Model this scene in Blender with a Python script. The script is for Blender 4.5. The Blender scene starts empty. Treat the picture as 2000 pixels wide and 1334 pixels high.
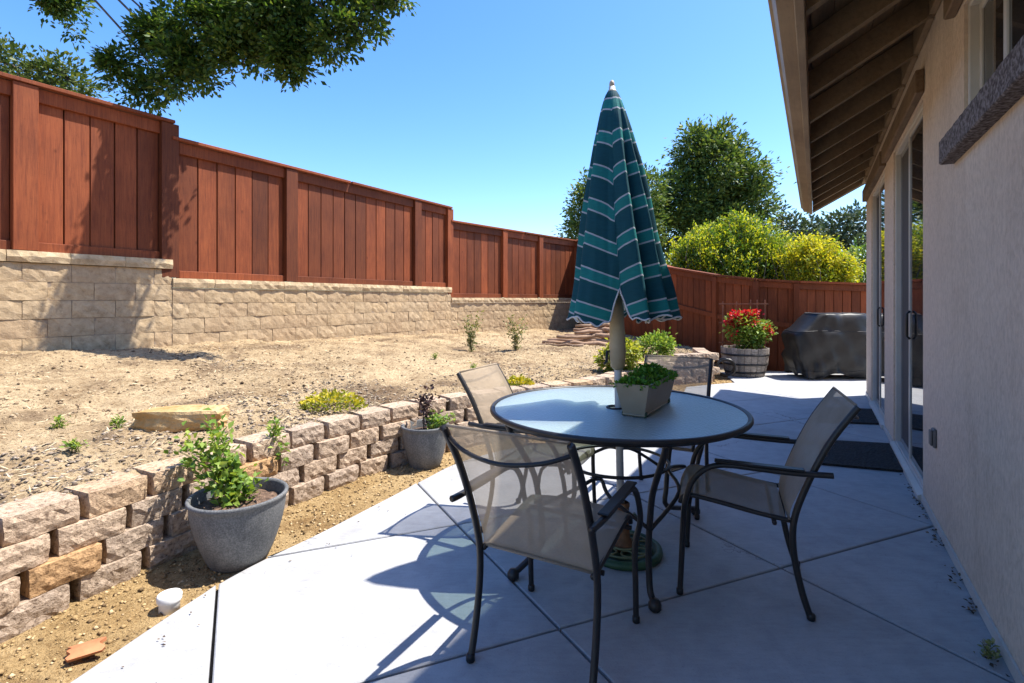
import bpy, bmesh, math, random
import numpy as np
from mathutils import Vector, Matrix, noise as mnoise

random.seed(7)
R = math.radians
scene = bpy.context.scene
col = scene.collection

# ------------------------------------------------------------------ camera
cam_d = bpy.data.cameras.new('camera')
cam_d.sensor_width = 36.0
cam_d.lens = 18.0
cam_d.shift_y = -0.041
cam_d.clip_start = 0.05
cam_d.clip_end = 3000
cam = bpy.data.objects.new('camera', cam_d)
cam.location = (0, 0, 1.232)
cam.rotation_euler = (R(90), 0, 0)
col.objects.link(cam)
scene.camera = cam

# ------------------------------------------------------------------ world, sun, exposure
SUN = Vector((0.49, 0.109, 1.0)).normalized()          # towards the sun
elev = math.asin(SUN.z)
azim = math.atan2(SUN.x, SUN.y)
world = bpy.data.worlds.new('World')
scene.world = world
world.use_nodes = True
wt = world.node_tree
wt.nodes.clear()
sky = wt.nodes.new('ShaderNodeTexSky')
sky.sky_type = 'NISHITA'
sky.sun_disc = False
sky.sun_elevation = elev
sky.sun_rotation = azim
sky.altitude = 300
sky.air_density = 1.0
sky.dust_density = 0.7
sky.ozone_density = 2.5
bg = wt.nodes.new('ShaderNodeBackground')
bg.inputs['Strength'].default_value = 0.15
wo = wt.nodes.new('ShaderNodeOutputWorld')
hs = wt.nodes.new('ShaderNodeHueSaturation')          # clear, deep californian blue all round
hs.inputs['Hue'].default_value = 0.506
hs.inputs['Saturation'].default_value = 1.28
wt.links.new(sky.outputs[0], hs.inputs['Color'])
wt.links.new(hs.outputs[0], bg.inputs['Color'])
wt.links.new(bg.outputs[0], wo.inputs['Surface'])
sun_d = bpy.data.lights.new('sun', 'SUN')
sun_d.energy = 4.5
sun_d.angle = R(0.55)
sun_d.color = (1.0, 0.955, 0.88)
sun_o = bpy.data.objects.new('sun', sun_d)
sun_o.rotation_euler = SUN.to_track_quat('Z', 'Y').to_euler()
sun_o.location = (6, 2, 12)
col.objects.link(sun_o)
vs = scene.view_settings
vs.view_transform = 'Standard'
vs.look = 'None'
vs.exposure = 1.12
vs.gamma = 1.0
vs.use_curve_mapping = False
scene.cycles.max_bounces = 8
scene.cycles.transparent_max_bounces = 16
scene.cycles.caustics_reflective = False
scene.cycles.caustics_refractive = False

# ------------------------------------------------------------------ material helpers
def new_mat(name):
    m = bpy.data.materials.new(name)
    m.use_nodes = True
    nt = m.node_tree
    nt.nodes.clear()
    out = nt.nodes.new('ShaderNodeOutputMaterial')
    return m, nt, out

def N(nt, t, **kw):
    n = nt.nodes.new(t)
    for k, v in kw.items():
        if k in n.inputs.keys() if hasattr(n.inputs, 'keys') else False:
            n.inputs[k].default_value = v
        else:
            setattr(n, k, v)
    return n

def rgb(c):
    return (c[0], c[1], c[2], 1.0)

def mixcol(nt, fac, a, b, mode='MIX'):
    n = nt.nodes.new('ShaderNodeMix')
    n.data_type = 'RGBA'
    n.blend_type = mode
    for idx, v in ((0, fac), (6, a), (7, b)):
        if hasattr(v, 'links') or isinstance(v, bpy.types.NodeSocket):
            nt.links.new(v, n.inputs[idx])
        else:
            n.inputs[idx].default_value = v if idx == 0 else rgb(v)
    return n.outputs[2]

def ramp(nt, src, stops):
    n = nt.nodes.new('ShaderNodeValToRGB')
    cr = n.color_ramp
    while len(cr.elements) < len(stops):
        cr.elements.new(0.5)
    for e, (p, c) in zip(cr.elements, stops):
        e.position = p
        e.color = rgb(c) if len(c) == 3 else c
    nt.links.new(src, n.inputs[0])
    return n.outputs[0]

def noise_tex(nt, vec, scale, detail=4, rough=0.55, dist=0.0):
    n = nt.nodes.new('ShaderNodeTexNoise')
    n.inputs['Scale'].default_value = scale
    n.inputs['Detail'].default_value = detail
    n.inputs['Roughness'].default_value = rough
    n.inputs['Distortion'].default_value = dist
    if vec is not None:
        nt.links.new(vec, n.inputs['Vector'])
    return n

def coords(nt, kind='Object', scale=None, randomise=False):
    if kind == 'Position':
        g = nt.nodes.new('ShaderNodeNewGeometry')
        v = g.outputs['Position']
    else:
        t = nt.nodes.new('ShaderNodeTexCoord')
        v = t.outputs[kind]
    if randomise:
        oi = nt.nodes.new('ShaderNodeObjectInfo')
        mul = nt.nodes.new('ShaderNodeMath'); mul.operation = 'MULTIPLY'
        mul.inputs[1].default_value = 37.0
        nt.links.new(oi.outputs['Random'], mul.inputs[0])
        ad = nt.nodes.new('ShaderNodeVectorMath'); ad.operation = 'ADD'
        nt.links.new(v, ad.inputs[0]); nt.links.new(mul.outputs[0], ad.inputs[1])
        v = ad.outputs[0]
    if scale is not None:
        mp = nt.nodes.new('ShaderNodeMapping')
        mp.inputs['Scale'].default_value = scale
        nt.links.new(v, mp.inputs['Vector'])
        v = mp.outputs[0]
    return v

def bump(nt, height, strength, dist, prev=None):
    b = nt.nodes.new('ShaderNodeBump')
    b.inputs['Strength'].default_value = strength
    b.inputs['Distance'].default_value = dist
    nt.links.new(height, b.inputs['Height'])
    if prev is not None:
        nt.links.new(prev, b.inputs['Normal'])
    return b.outputs[0]

def principled(nt, out, base, rough=0.8, metallic=0.0, normal=None, spec=0.5):
    p = nt.nodes.new('ShaderNodeBsdfPrincipled')
    if isinstance(base, bpy.types.NodeSocket):
        nt.links.new(base, p.inputs['Base Color'])
    else:
        p.inputs['Base Color'].default_value = rgb(base)
    if isinstance(rough, bpy.types.NodeSocket):
        nt.links.new(rough, p.inputs['Roughness'])
    else:
        p.inputs['Roughness'].default_value = rough
    p.inputs['Metallic'].default_value = metallic
    p.inputs['Specular IOR Level'].default_value = spec
    if normal is not None:
        nt.links.new(normal, p.inputs['Normal'])
    if out is not None:
        nt.links.new(p.outputs[0], out.inputs['Surface'])
    return p

def simple(name, c1, c2, scale=6, rough=0.7, bs=0.3, bscale=60, bdist=0.004, metallic=0.0, kind='Object',
           objrand=None, stretch=None, spec=0.4, lo=0.35, hi=0.65, detail=5, randomise=False):
    m, nt, out = new_mat(name)
    v = coords(nt, kind, stretch, randomise)
    n1 = noise_tex(nt, v, scale, detail, 0.6)
    c = ramp(nt, n1.outputs[0], [(lo, c1), (hi, c2)])
    if objrand:
        oi = nt.nodes.new('ShaderNodeObjectInfo')
        rc = ramp(nt, oi.outputs['Random'], objrand)
        c = mixcol(nt, 1.0, c, rc, 'MULTIPLY')
    n2 = noise_tex(nt, v, bscale, 4, 0.6)
    b = bump(nt, n2.outputs[0], bs, bdist)
    principled(nt, out, c, rough, metallic, b, spec)
    return m

def leaf_mat(name, stops, trans=0.35, rough=0.5):
    m, nt, out = new_mat(name)
    g = nt.nodes.new('ShaderNodeNewGeometry')
    c = ramp(nt, g.outputs['Random Per Island'], stops)
    p = principled(nt, None, c, rough, 0, None, 0.35)
    t = nt.nodes.new('ShaderNodeBsdfTranslucent')
    tc = mixcol(nt, 1.0, c, (1.25, 1.15, 0.55), 'MULTIPLY')
    nt.links.new(tc, t.inputs['Color'])
    mx = nt.nodes.new('ShaderNodeMixShader')
    mx.inputs[0].default_value = trans
    nt.links.new(p.outputs[0], mx.inputs[1]); nt.links.new(t.outputs[0], mx.inputs[2])
    nt.links.new(mx.outputs[0], out.inputs['Surface'])
    return m

M = {}
# --- concrete
def make_concrete():
    m, nt, out = new_mat('concrete')
    v = coords(nt, 'Position')
    a = noise_tex(nt, v, 1.3, 6, 0.6, 0.3)
    b = noise_tex(nt, v, 9, 6, 0.65, 0.4)
    f = noise_tex(nt, v, 130, 3, 0.6)
    sw = noise_tex(nt, coords(nt, 'Position', (3, 16, 1)), 4.0, 4, 0.6, 0.5)
    c = ramp(nt, a.outputs[0], [(0.3, (0.36, 0.36, 0.362)), (0.7, (0.44, 0.44, 0.442))])
    c2 = ramp(nt, b.outputs[0], [(0.32, (0.80, 0.80, 0.81)), (0.62, (1, 1, 1))])
    c = mixcol(nt, 0.8, c, c2, 'MULTIPLY')
    c3 = ramp(nt, sw.outputs[0], [(0.36, (0.86, 0.86, 0.86)), (0.6, (1, 1, 1))])
    c = mixcol(nt, 0.6, c, c3, 'MULTIPLY')
    st = noise_tex(nt, v, 0.8, 3, 0.5, 1.0)
    c4 = ramp(nt, st.outputs[0], [(0.30, (0.80, 0.77, 0.73)), (0.42, (1, 1, 1))])
    c = mixcol(nt, 0.7, c, c4, 'MULTIPLY')
    c5 = ramp(nt, f.outputs[0], [(0.33, (0.72, 0.72, 0.72)), (0.43, (1, 1, 1))])
    c = mixcol(nt, 0.5, c, c5, 'MULTIPLY')
    dn = noise_tex(nt, v, 5, 4, 0.6)
    dv = nt.nodes.new('ShaderNodeVectorMath'); dv.operation = 'MULTIPLY_ADD'
    nt.links.new(dn.outputs['Color'], dv.inputs[0]); dv.inputs[1].default_value = (0.35, 0.35, 0); nt.links.new(v, dv.inputs[2])
    vo = nt.nodes.new('ShaderNodeTexVoronoi'); vo.feature = 'DISTANCE_TO_EDGE'; vo.inputs['Scale'].default_value = 0.62
    nt.links.new(dv.outputs[0], vo.inputs['Vector'])
    ck = ramp(nt, vo.outputs['Distance'], [(0.0, (0.45, 0.44, 0.43)), (0.0035, (1, 1, 1))])
    msk = noise_tex(nt, v, 0.9, 2, 0.5)
    mk = nt.nodes.new('ShaderNodeMapRange'); mk.inputs[1].default_value = 0.50; mk.inputs[2].default_value = 0.60
    nt.links.new(msk.outputs[0], mk.inputs[0])
    c = mixcol(nt, mk.outputs[0], c, mixcol(nt, 1.0, c, ck, 'MULTIPLY'))
    sp = noise_tex(nt, v, 24, 5, 0.75, 0.2)
    c = mixcol(nt, 0.6, c, ramp(nt, sp.outputs[0], [(0.28, (0.55, 0.52, 0.48)), (0.36, (1, 1, 1))]), 'MULTIPLY')
    nb = bump(nt, f.outputs[0], 0.35, 0.003)
    nb = bump(nt, sw.outputs[0], 0.25, 0.004, nb)
    principled(nt, out, c, 0.78, 0, nb, 0.35)
    return m
M['concrete'] = make_concrete()
M['joint'] = simple('joint_soil', (0.035, 0.03, 0.025), (0.07, 0.06, 0.045), 30, 0.95)

# --- stucco
def make_stucco():
    m, nt, out = new_mat('stucco')
    v = coords(nt, 'Position')
    big = noise_tex(nt, v, 1.1, 4, 0.5)
    mid = noise_tex(nt, coords(nt, 'Position', (1, 1, 0.55)), 55, 4, 0.6, 0.6)
    fine = noise_tex(nt, v, 160, 3, 0.6)
    c = ramp(nt, big.outputs[0], [(0.3, (0.63, 0.51, 0.40)), (0.7, (0.70, 0.575, 0.455))])
    c2 = ramp(nt, mid.outputs[0], [(0.35, (0.80, 0.785, 0.77)), (0.6, (1, 1, 1))])
    c = mixcol(nt, 0.9, c, c2, 'MULTIPLY')
    st = noise_tex(nt, coords(nt, 'Position', (1, 1, 0.3)), 2.4, 5, 0.65, 0.4)
    c = mixcol(nt, 0.7, c, ramp(nt, st.outputs[0], [(0.34, (0.86, 0.84, 0.82)), (0.5, (1, 1, 1))]), 'MULTIPLY')
    nb = bump(nt, mid.outputs[0], 0.9, 0.008)
    nb = bump(nt, fine.outputs[0], 0.3, 0.002, nb)
    principled(nt, out, c, 0.9, 0, nb, 0.2)
    return m
M['stucco'] = make_stucco()

def make_wood(name, c1, c2, c3, rough=0.7, grain=(22, 22, 1.6), randtint=0.3, bs=0.35, knots=True):
    m, nt, out = new_mat(name)
    v = coords(nt, 'Object', grain, True)
    g = noise_tex(nt, v, 2.2, 5, 0.65, 0.8)
    g2 = noise_tex(nt, coords(nt, 'Object', None, True), 2.0, 4, 0.6)
    c = ramp(nt, g.outputs[0], [(0.28, c1), (0.5, c2), (0.75, c3)])
    w = ramp(nt, g2.outputs[0], [(0.3, (0.72, 0.70, 0.70)), (0.65, (1.08, 1.06, 1.04))])
    c = mixcol(nt, 0.7, c, w, 'MULTIPLY')
    oi = nt.nodes.new('ShaderNodeObjectInfo')
    rc = ramp(nt, oi.outputs['Random'], [(0, (1 - randtint,) * 3), (1, (1 + randtint * 0.6, 1 + randtint * 0.45, 1 + randtint * 0.4))])
    c = mixcol(nt, 1.0, c, rc, 'MULTIPLY')
    fp = coords(nt, 'Position', (1, 1, 0.45))
    fd = noise_tex(nt, fp, 1.7, 6, 0.65, 0.6)
    c = mixcol(nt, 0.75, c, ramp(nt, fd.outputs[0], [(0.32, (0.74, 0.70, 0.68)), (0.5, (1, 1, 1)), (0.68, (1.16, 1.2, 1.22))]), 'MULTIPLY')
    gr_ = noise_tex(nt, coords(nt, 'Position'), 42, 4, 0.7)
    c = mixcol(nt, 0.5, c, ramp(nt, gr_.outputs[0], [(0.30, (0.6, 0.57, 0.55)), (0.42, (1, 1, 1))]), 'MULTIPLY')
    if knots:
        kv = nt.nodes.new('ShaderNodeTexVoronoi')
        kv.inputs['Scale'].default_value = 2.6
        nt.links.new(coords(nt, 'Object', (1.4, 1.4, 0.9), True), kv.inputs['Vector'])
        kc = ramp(nt, kv.outputs['Distance'], [(0.03, (0.35, 0.3, 0.28)), (0.075, (1, 1, 1))])
        c = mixcol(nt, 0.6, c, kc, 'MULTIPLY')
    nb = bump(nt, g.outputs[0], bs, 0.004)
    principled(nt, out, c, rough, 0, nb, 0.3)
    return m
M['redwood'] = make_wood('stained_redwood', (0.14, 0.034, 0.012), (0.22, 0.057, 0.018), (0.28, 0.082, 0.026), randtint=0.42, grain=(26, 26, 1.3), bs=0.5)
M['redwood2'] = make_wood('stained_redwood_orange', (0.15, 0.035, 0.011), (0.225, 0.056, 0.017), (0.28, 0.080, 0.026))
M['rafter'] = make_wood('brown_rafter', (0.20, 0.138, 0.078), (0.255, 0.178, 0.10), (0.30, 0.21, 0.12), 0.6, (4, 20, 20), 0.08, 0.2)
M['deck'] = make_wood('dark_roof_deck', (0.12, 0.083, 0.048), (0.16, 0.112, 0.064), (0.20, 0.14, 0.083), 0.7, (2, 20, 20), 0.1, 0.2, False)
M['fascia'] = make_wood('tan_fascia', (0.26, 0.185, 0.11), (0.30, 0.215, 0.13), (0.33, 0.24, 0.15), 0.5, (1.5, 20, 20), 0.05, 0.12, False)
M['trim'] = make_wood('brown_trim', (0.13, 0.085, 0.05), (0.185, 0.125, 0.075), (0.23, 0.16, 0.10), 0.7, (3, 14, 14), 0.1, 0.4, False)
M['oldwood'] = make_wood('weathered_wood', (0.16, 0.135, 0.115), (0.30, 0.265, 0.23), (0.46, 0.42, 0.37), 0.85, (3, 25, 25), 0.25, 0.6)
M['log'] = make_wood('dry_log', (0.20, 0.12, 0.075), (0.36, 0.24, 0.155), (0.50, 0.36, 0.25), 0.85, (3, 18, 18), 0.3, 0.6, False)
M['bark'] = simple('bark', (0.06, 0.045, 0.035), (0.15, 0.12, 0.095), 9, 0.95, 0.8, 25, 0.02, stretch=(1, 1, 0.35))
M['trellis'] = simple('trellis_wood', (0.19, 0.075, 0.04), (0.29, 0.125, 0.07), 12, 0.8)
M['roof'] = simple('roof_tile', (0.20, 0.10, 0.06), (0.30, 0.17, 0.11), 6, 0.85)

def make_sill():
    m, nt, out = new_mat('speckled_sill')
    v = coords(nt, 'Position')
    a = noise_tex(nt, v, 62, 3, 0.6, 0.0)
    b = noise_tex(nt, v, 130, 3, 0.6)
    c = ramp(nt, a.outputs[0], [(0.40, (0.06, 0.045, 0.04)), (0.50, (0.13, 0.105, 0.095)), (0.62, (0.235, 0.205, 0.20))])
    nb = bump(nt, a.outputs[0], 0.15, 0.003)
    nb = bump(nt, b.outputs[0], 0.4, 0.003, nb)
    principled(nt, out, c, 0.85, 0, nb, 0.3)
    return m
M['sill'] = make_sill()

def make_block(name, stops, tint, sc=38, pit=True):
    m, nt, out = new_mat(name)
    v = coords(nt, 'Object', None, True)
    a = noise_tex(nt, v, sc, 5, 0.7, 0.2)
    b = noise_tex(nt, v, 7, 4, 0.6)
    c = ramp(nt, a.outputs[0], stops)
    w = ramp(nt, b.outputs[0], [(0.3, (0.8, 0.78, 0.76)), (0.65, (1.05, 1.04, 1.02))])
    c = mixcol(nt, 0.8, c, w, 'MULTIPLY')
    oi = nt.nodes.new('ShaderNodeObjectInfo')
    c = mixcol(nt, 1.0, c, ramp(nt, oi.outputs['Random'], tint), 'MULTIPLY')
    nb = bump(nt, a.outputs[0], 0.9, 0.012)
    f = noise_tex(nt, v, 120, 3, 0.65)
    nb = bump(nt, f.outputs[0], 0.5, 0.004, nb)
    principled(nt, out, c, 0.93, 0, nb, 0.2)
    return m
M['lowblock'] = make_block('split_face_block', [(0.36, (0.18, 0.13, 0.095)), (0.44, (0.38, 0.295, 0.22)), (0.62, (0.55, 0.44, 0.335))],
    [(0.0, (0.93, 0.92, 0.94)), (0.5, (1.02, 1.0, 0.99)), (0.94, (1.14, 1.08, 1.02)), (0.96, (1.05, 0.86, 0.62)), (1.0, (1.08, 0.84, 0.56))], 55)
M['tanblock'] = make_block('tan_block', [(0.30, (0.33, 0.235, 0.14)), (0.45, (0.45, 0.335, 0.205)), (0.65, (0.52, 0.395, 0.25))],
    [(0.0, (0.92, 0.88, 0.86)), (0.5, (1.0, 1.0, 1.0)), (1.0, (1.05, 1.02, 0.97))], 16)
M['capstone'] = make_block('tan_cap', [(0.30, (0.40, 0.30, 0.18)), (0.45, (0.52, 0.40, 0.25)), (0.65, (0.60, 0.475, 0.31))],
    [(0.0, (0.95, 0.93, 0.9)), (1.0, (1.04, 1.02, 0.98))], 14)
M['mortar'] = simple('mortar', (0.24, 0.18, 0.125), (0.34, 0.26, 0.18), 30, 0.95)

def make_soil(name, stops, flecks, sc=1.0):
    m, nt, out = new_mat(name)
    v = coords(nt, 'Position')
    big = noise_tex(nt, v, 1.1 * sc, 5, 0.6, 0.3)
    mid = noise_tex(nt, v, 14 * sc, 5, 0.65)
    fine = noise_tex(nt, v, 60 * sc, 4, 0.7)
    c = ramp(nt, big.outputs[0], stops)
    w = ramp(nt, mid.outputs[0], [(0.33, (0.66, 0.62, 0.58)), (0.55, (1.04, 1.03, 1.02))])
    c = mixcol(nt, 0.8, c, w, 'MULTIPLY')
    fl = ramp(nt, fine.outputs[0], [(0.36, flecks), (0.47, (1, 1, 1))])
    c = mixcol(nt, 0.8, c, fl, 'MULTIPLY')
    lit = noise_tex(nt, v, 2.3 * sc, 6, 0.75, 0.8)
    c = mixcol(nt, 0.75, c, ramp(nt, lit.outputs[0], [(0.33, (0.50, 0.42, 0.36)), (0.46, (1, 1, 1))]), 'MULTIPLY')
    nb = bump(nt, mid.outputs[0], 0.8, 0.035)
    nb = bump(nt, fine.outputs[0], 1.0, 0.016, nb)
    principled(nt, out, c, 0.96, 0, nb, 0.1)
    return m
M['soil'] = make_soil('dry_soil', [(0.38, (0.22, 0.155, 0.095)), (0.47, (0.38, 0.28, 0.165)), (0.60, (0.48, 0.365, 0.22))], (0.34, 0.28, 0.23))
M['strip'] = make_soil('golden_gravel_soil', [(0.35, (0.33, 0.215, 0.095)), (0.5, (0.43, 0.30, 0.145)), (0.65, (0.48, 0.35, 0.19))], (0.5, 0.42, 0.32), 1.4)
M['ground'] = make_soil('field_ground', [(0.35, (0.25, 0.2, 0.13)), (0.65, (0.36, 0.29, 0.19))], (0.6, 0.55, 0.5))
def island_mat(name, stops, rough=0.95, spec=0.1):
    m, nt, out = new_mat(name)
    g = nt.nodes.new('ShaderNodeNewGeometry')
    c = ramp(nt, g.outputs['Random Per Island'], stops)
    n = noise_tex(nt, coords(nt, 'Position'), 120, 3, 0.6)
    principled(nt, out, c, rough, 0, bump(nt, n.outputs[0], 0.4, 0.004), spec)
    return m
M['clod'] = island_mat('soil_clods', [(0.0, (0.09, 0.06, 0.036)), (0.22, (0.19, 0.13, 0.08)), (0.5, (0.34, 0.245, 0.15)), (1.0, (0.47, 0.355, 0.22))])
M['mulch'] = island_mat('grey_mulch', [(0.0, (0.07, 0.05, 0.037)), (0.35, (0.17, 0.13, 0.097)), (0.7, (0.30, 0.235, 0.175)), (1.0, (0.46, 0.38, 0.29))])
M['straw'] = island_mat('dry_straw', [(0.0, (0.38, 0.28, 0.16)), (0.5, (0.58, 0.47, 0.29)), (1.0, (0.68, 0.57, 0.38))])
M['gravel'] = island_mat('golden_gravel', [(0.0, (0.12, 0.08, 0.045)), (0.3, (0.30, 0.20, 0.095)), (0.7, (0.45, 0.31, 0.15)), (1.0, (0.56, 0.42, 0.25))])
M['litter'] = island_mat('dry_leaf_litter', [(0.0, (0.035, 0.025, 0.018)), (0.6, (0.12, 0.08, 0.05)), (1.0, (0.22, 0.16, 0.10))])
M['rock'] = simple('ochre_rock', (0.38, 0.21, 0.065), (0.55, 0.38, 0.19), 7, 0.9, 0.8, 30, 0.02)
M['terracotta'] = simple('terracotta', (0.38, 0.14, 0.06), (0.52, 0.22, 0.10), 9, 0.85)
M['whiteplastic'] = simple('white_plastic', (0.70, 0.69, 0.66), (0.80, 0.79, 0.77), 9, 0.45, 0.05)
def make_pot():
    m, nt, out = new_mat('grey_resin_pot')
    v = coords(nt, 'Object')
    a = noise_tex(nt, v, 9, 5, 0.6, 0.5); b = noise_tex(nt, v, 130, 3, 0.7); st = noise_tex(nt, coords(nt, 'Object', (1, 1, 0.25)), 22, 4, 0.6)
    c = ramp(nt, a.outputs[0], [(0.3, (0.115, 0.118, 0.122)), (0.7, (0.175, 0.176, 0.176))])
    c = mixcol(nt, 0.8, c, ramp(nt, b.outputs[0], [(0.38, (0.62, 0.62, 0.62)), (0.52, (1, 1, 1)), (0.62, (1.35, 1.33, 1.3))]), 'MULTIPLY')
    c = mixcol(nt, 0.6, c, ramp(nt, st.outputs[0], [(0.35, (0.8, 0.8, 0.8)), (0.6, (1.08, 1.07, 1.05))]), 'MULTIPLY')
    principled(nt, out, c, 0.72, 0, bump(nt, b.outputs[0], 0.5, 0.003), 0.3)
    return m
M['pot'] = make_pot()
M['potsoil'] = simple('potting_soil', (0.07, 0.042, 0.028), (0.24, 0.15, 0.10), 45, 0.95, 1.0, 60, 0.02)
M['planter'] = simple('khaki_planter', (0.29, 0.24, 0.165), (0.34, 0.285, 0.20), 8, 0.5, 0.12, 90, 0.002)
M['mat'] = simple('black_rubber_mat', (0.008, 0.008, 0.009), (0.045, 0.038, 0.032), 70, 0.85, 1.0, 90, 0.01, kind='Position')
M['metal'] = simple('dark_bronze_metal', (0.016, 0.014, 0.014), (0.024, 0.021, 0.020), 20, 0.42, 0.05, 200, 0.001, metallic=0.0, spec=0.42)
M['castiron'] = simple('green_cast_iron', (0.016, 0.05, 0.022), (0.05, 0.10, 0.045), 16, 0.5, 0.3, 60, 0.004)
M['castiron_gold'] = simple('worn_gilt_iron', (0.10, 0.115, 0.05), (0.20, 0.19, 0.09), 16, 0.5, 0.3, 60, 0.004)
M['rustsleeve'] = simple('rusty_sleeve', (0.14, 0.06, 0.025), (0.24, 0.11, 0.05), 20, 0.7)
M['polewhite'] = simple('off_white_pole', (0.50, 0.48, 0.45), (0.60, 0.58, 0.54), 8, 0.45, 0.05)
M['poletan'] = simple('tan_pole_case', (0.36, 0.29, 0.185), (0.46, 0.38, 0.26), 8, 0.5, 0.1)
M['blackplastic'] = simple('black_plastic', (0.012, 0.012, 0.013), (0.02, 0.02, 0.021), 8, 0.4, 0.05)
M['vinylframe'] = simple('almond_vinyl_frame', (0.50, 0.47, 0.42), (0.56, 0.53, 0.48), 5, 0.4, 0.03)
M['greyframe'] = simple('grey_door_frame', (0.20, 0.20, 0.20), (0.24, 0.24, 0.24), 5, 0.4, 0.03)
M['outlet'] = simple('grey_outlet', (0.12, 0.115, 0.11), (0.17, 0.16, 0.155), 8, 0.5, 0.05)
M['piping'] = simple('white_piping', (0.52, 0.50, 0.50), (0.62, 0.60, 0.59), 30, 0.8)

def make_pane():
    m, nt, out = new_mat('window_glass')
    n = noise_tex(nt, coords(nt, 'Position'), 1.2, 2, 0.5)
    principled(nt, out, (0.018, 0.02, 0.022), 0.02, 0, bump(nt, n.outputs[0], 0.04, 0.01), 0.8)
    return m
M['pane'] = make_pane()
def make_screen():
    m, nt, out = new_mat('insect_screen')
    n = noise_tex(nt, coords(nt, 'Position'), 2.0, 2)
    c = ramp(nt, n.outputs[0], [(0.3, (0.075, 0.072, 0.07)), (0.7, (0.09, 0.086, 0.084))])
    principled(nt, out, c, 0.8, 0, None, 0.2)
    return m
M['screen'] = make_screen()

def make_sling():
    m, nt, out = new_mat('beige_sling_mesh')
    v = coords(nt, 'Object')
    n = noise_tex(nt, v, 9, 4, 0.6)
    w = noise_tex(nt, coords(nt, 'Object', (30, 300, 300)), 3.0, 2)
    c = ramp(nt, n.outputs[0], [(0.3, (0.37, 0.30, 0.225)), (0.7, (0.44, 0.36, 0.275))])
    c = mixcol(nt, 0.35, c, ramp(nt, w.outputs[0], [(0.4, (0.7, 0.7, 0.7)), (0.6, (1, 1, 1))]), 'MULTIPLY')
    d = nt.nodes.new('ShaderNodeBsdfDiffuse'); nt.links.new(c, d.inputs[0])
    t = nt.nodes.new('ShaderNodeBsdfTranslucent'); nt.links.new(c, t.inputs[0])
    mx1 = nt.nodes.new('ShaderNodeMixShader'); mx1.inputs[0].default_value = 0.22
    nt.links.new(d.outputs[0], mx1.inputs[1]); nt.links.new(t.outputs[0], mx1.inputs[2])
    tr = nt.nodes.new('ShaderNodeBsdfTransparent')
    # open weave: less see-through at a glancing angle
    lw = nt.nodes.new('ShaderNodeLayerWeight'); lw.inputs[0].default_value = 0.35
    mr = nt.nodes.new('ShaderNodeMapRange')
    mr.inputs[1].default_value = 0.0; mr.inputs[2].default_value = 0.75
    mr.inputs[3].default_value = 0.42; mr.inputs[4].default_value = 0.06
    nt.links.new(lw.outputs['Facing'], mr.inputs[0])
    mx = nt.nodes.new('ShaderNodeMixShader')
    nt.links.new(mr.outputs[0], mx.inputs[0])
    nt.links.new(mx1.outputs[0], mx.inputs[1]); nt.links.new(tr.outputs[0], mx.inputs[2])
    nt.links.new(mx.outputs[0], out.inputs['Surface'])
    return m
M['sling'] = make_sling()

def make_tableglass():
    m, nt, out = new_mat('pebbled_table_glass')
    v = coords(nt, 'Object')
    vo = nt.nodes.new('ShaderNodeTexVoronoi'); vo.inputs['Scale'].default_value = 95
    nt.links.new(v, vo.inputs['Vector'])
    n = noise_tex(nt, v, 60, 3)
    nb = bump(nt, vo.outputs['Distance'], 0.3, 0.004)
    nb = bump(nt, n.outputs[0], 0.12, 0.004, nb)
    tr = nt.nodes.new('ShaderNodeBsdfTransparent'); tr.inputs[0].default_value = (0.74, 0.86, 0.83, 1)
    gl = nt.nodes.new('ShaderNodeBsdfGlossy'); gl.inputs['Roughness'].default_value = 0.30
    gl.inputs['Color'].default_value = (1, 1, 1, 1)
    nt.links.new(nb, gl.inputs['Normal'])
    df = nt.nodes.new('ShaderNodeBsdfDiffuse'); df.inputs[0].default_value = (0.55, 0.68, 0.66, 1)
    nt.links.new(nb, df.inputs['Normal'])
    mx0 = nt.nodes.new('ShaderNodeMixShader'); mx0.inputs[0].default_value = 0.36
    nt.links.new(tr.outputs[0], mx0.inputs[1]); nt.links.new(df.outputs[0], mx0.inputs[2])
    fr = nt.nodes.new('ShaderNodeFresnel'); fr.inputs[0].default_value = 1.55
    nt.links.new(nb, fr.inputs['Normal'])
    mx = nt.nodes.new('ShaderNodeMixShader')
    nt.links.new(fr.outputs[0], mx.inputs[0])
    nt.links.new(mx0.outputs[0], mx.inputs[1]); nt.links.new(gl.outputs[0], mx.inputs[2])
    nt.links.new(mx.outputs[0], out.inputs['Surface'])
    return m
M['tableglass'] = make_tableglass()

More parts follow.
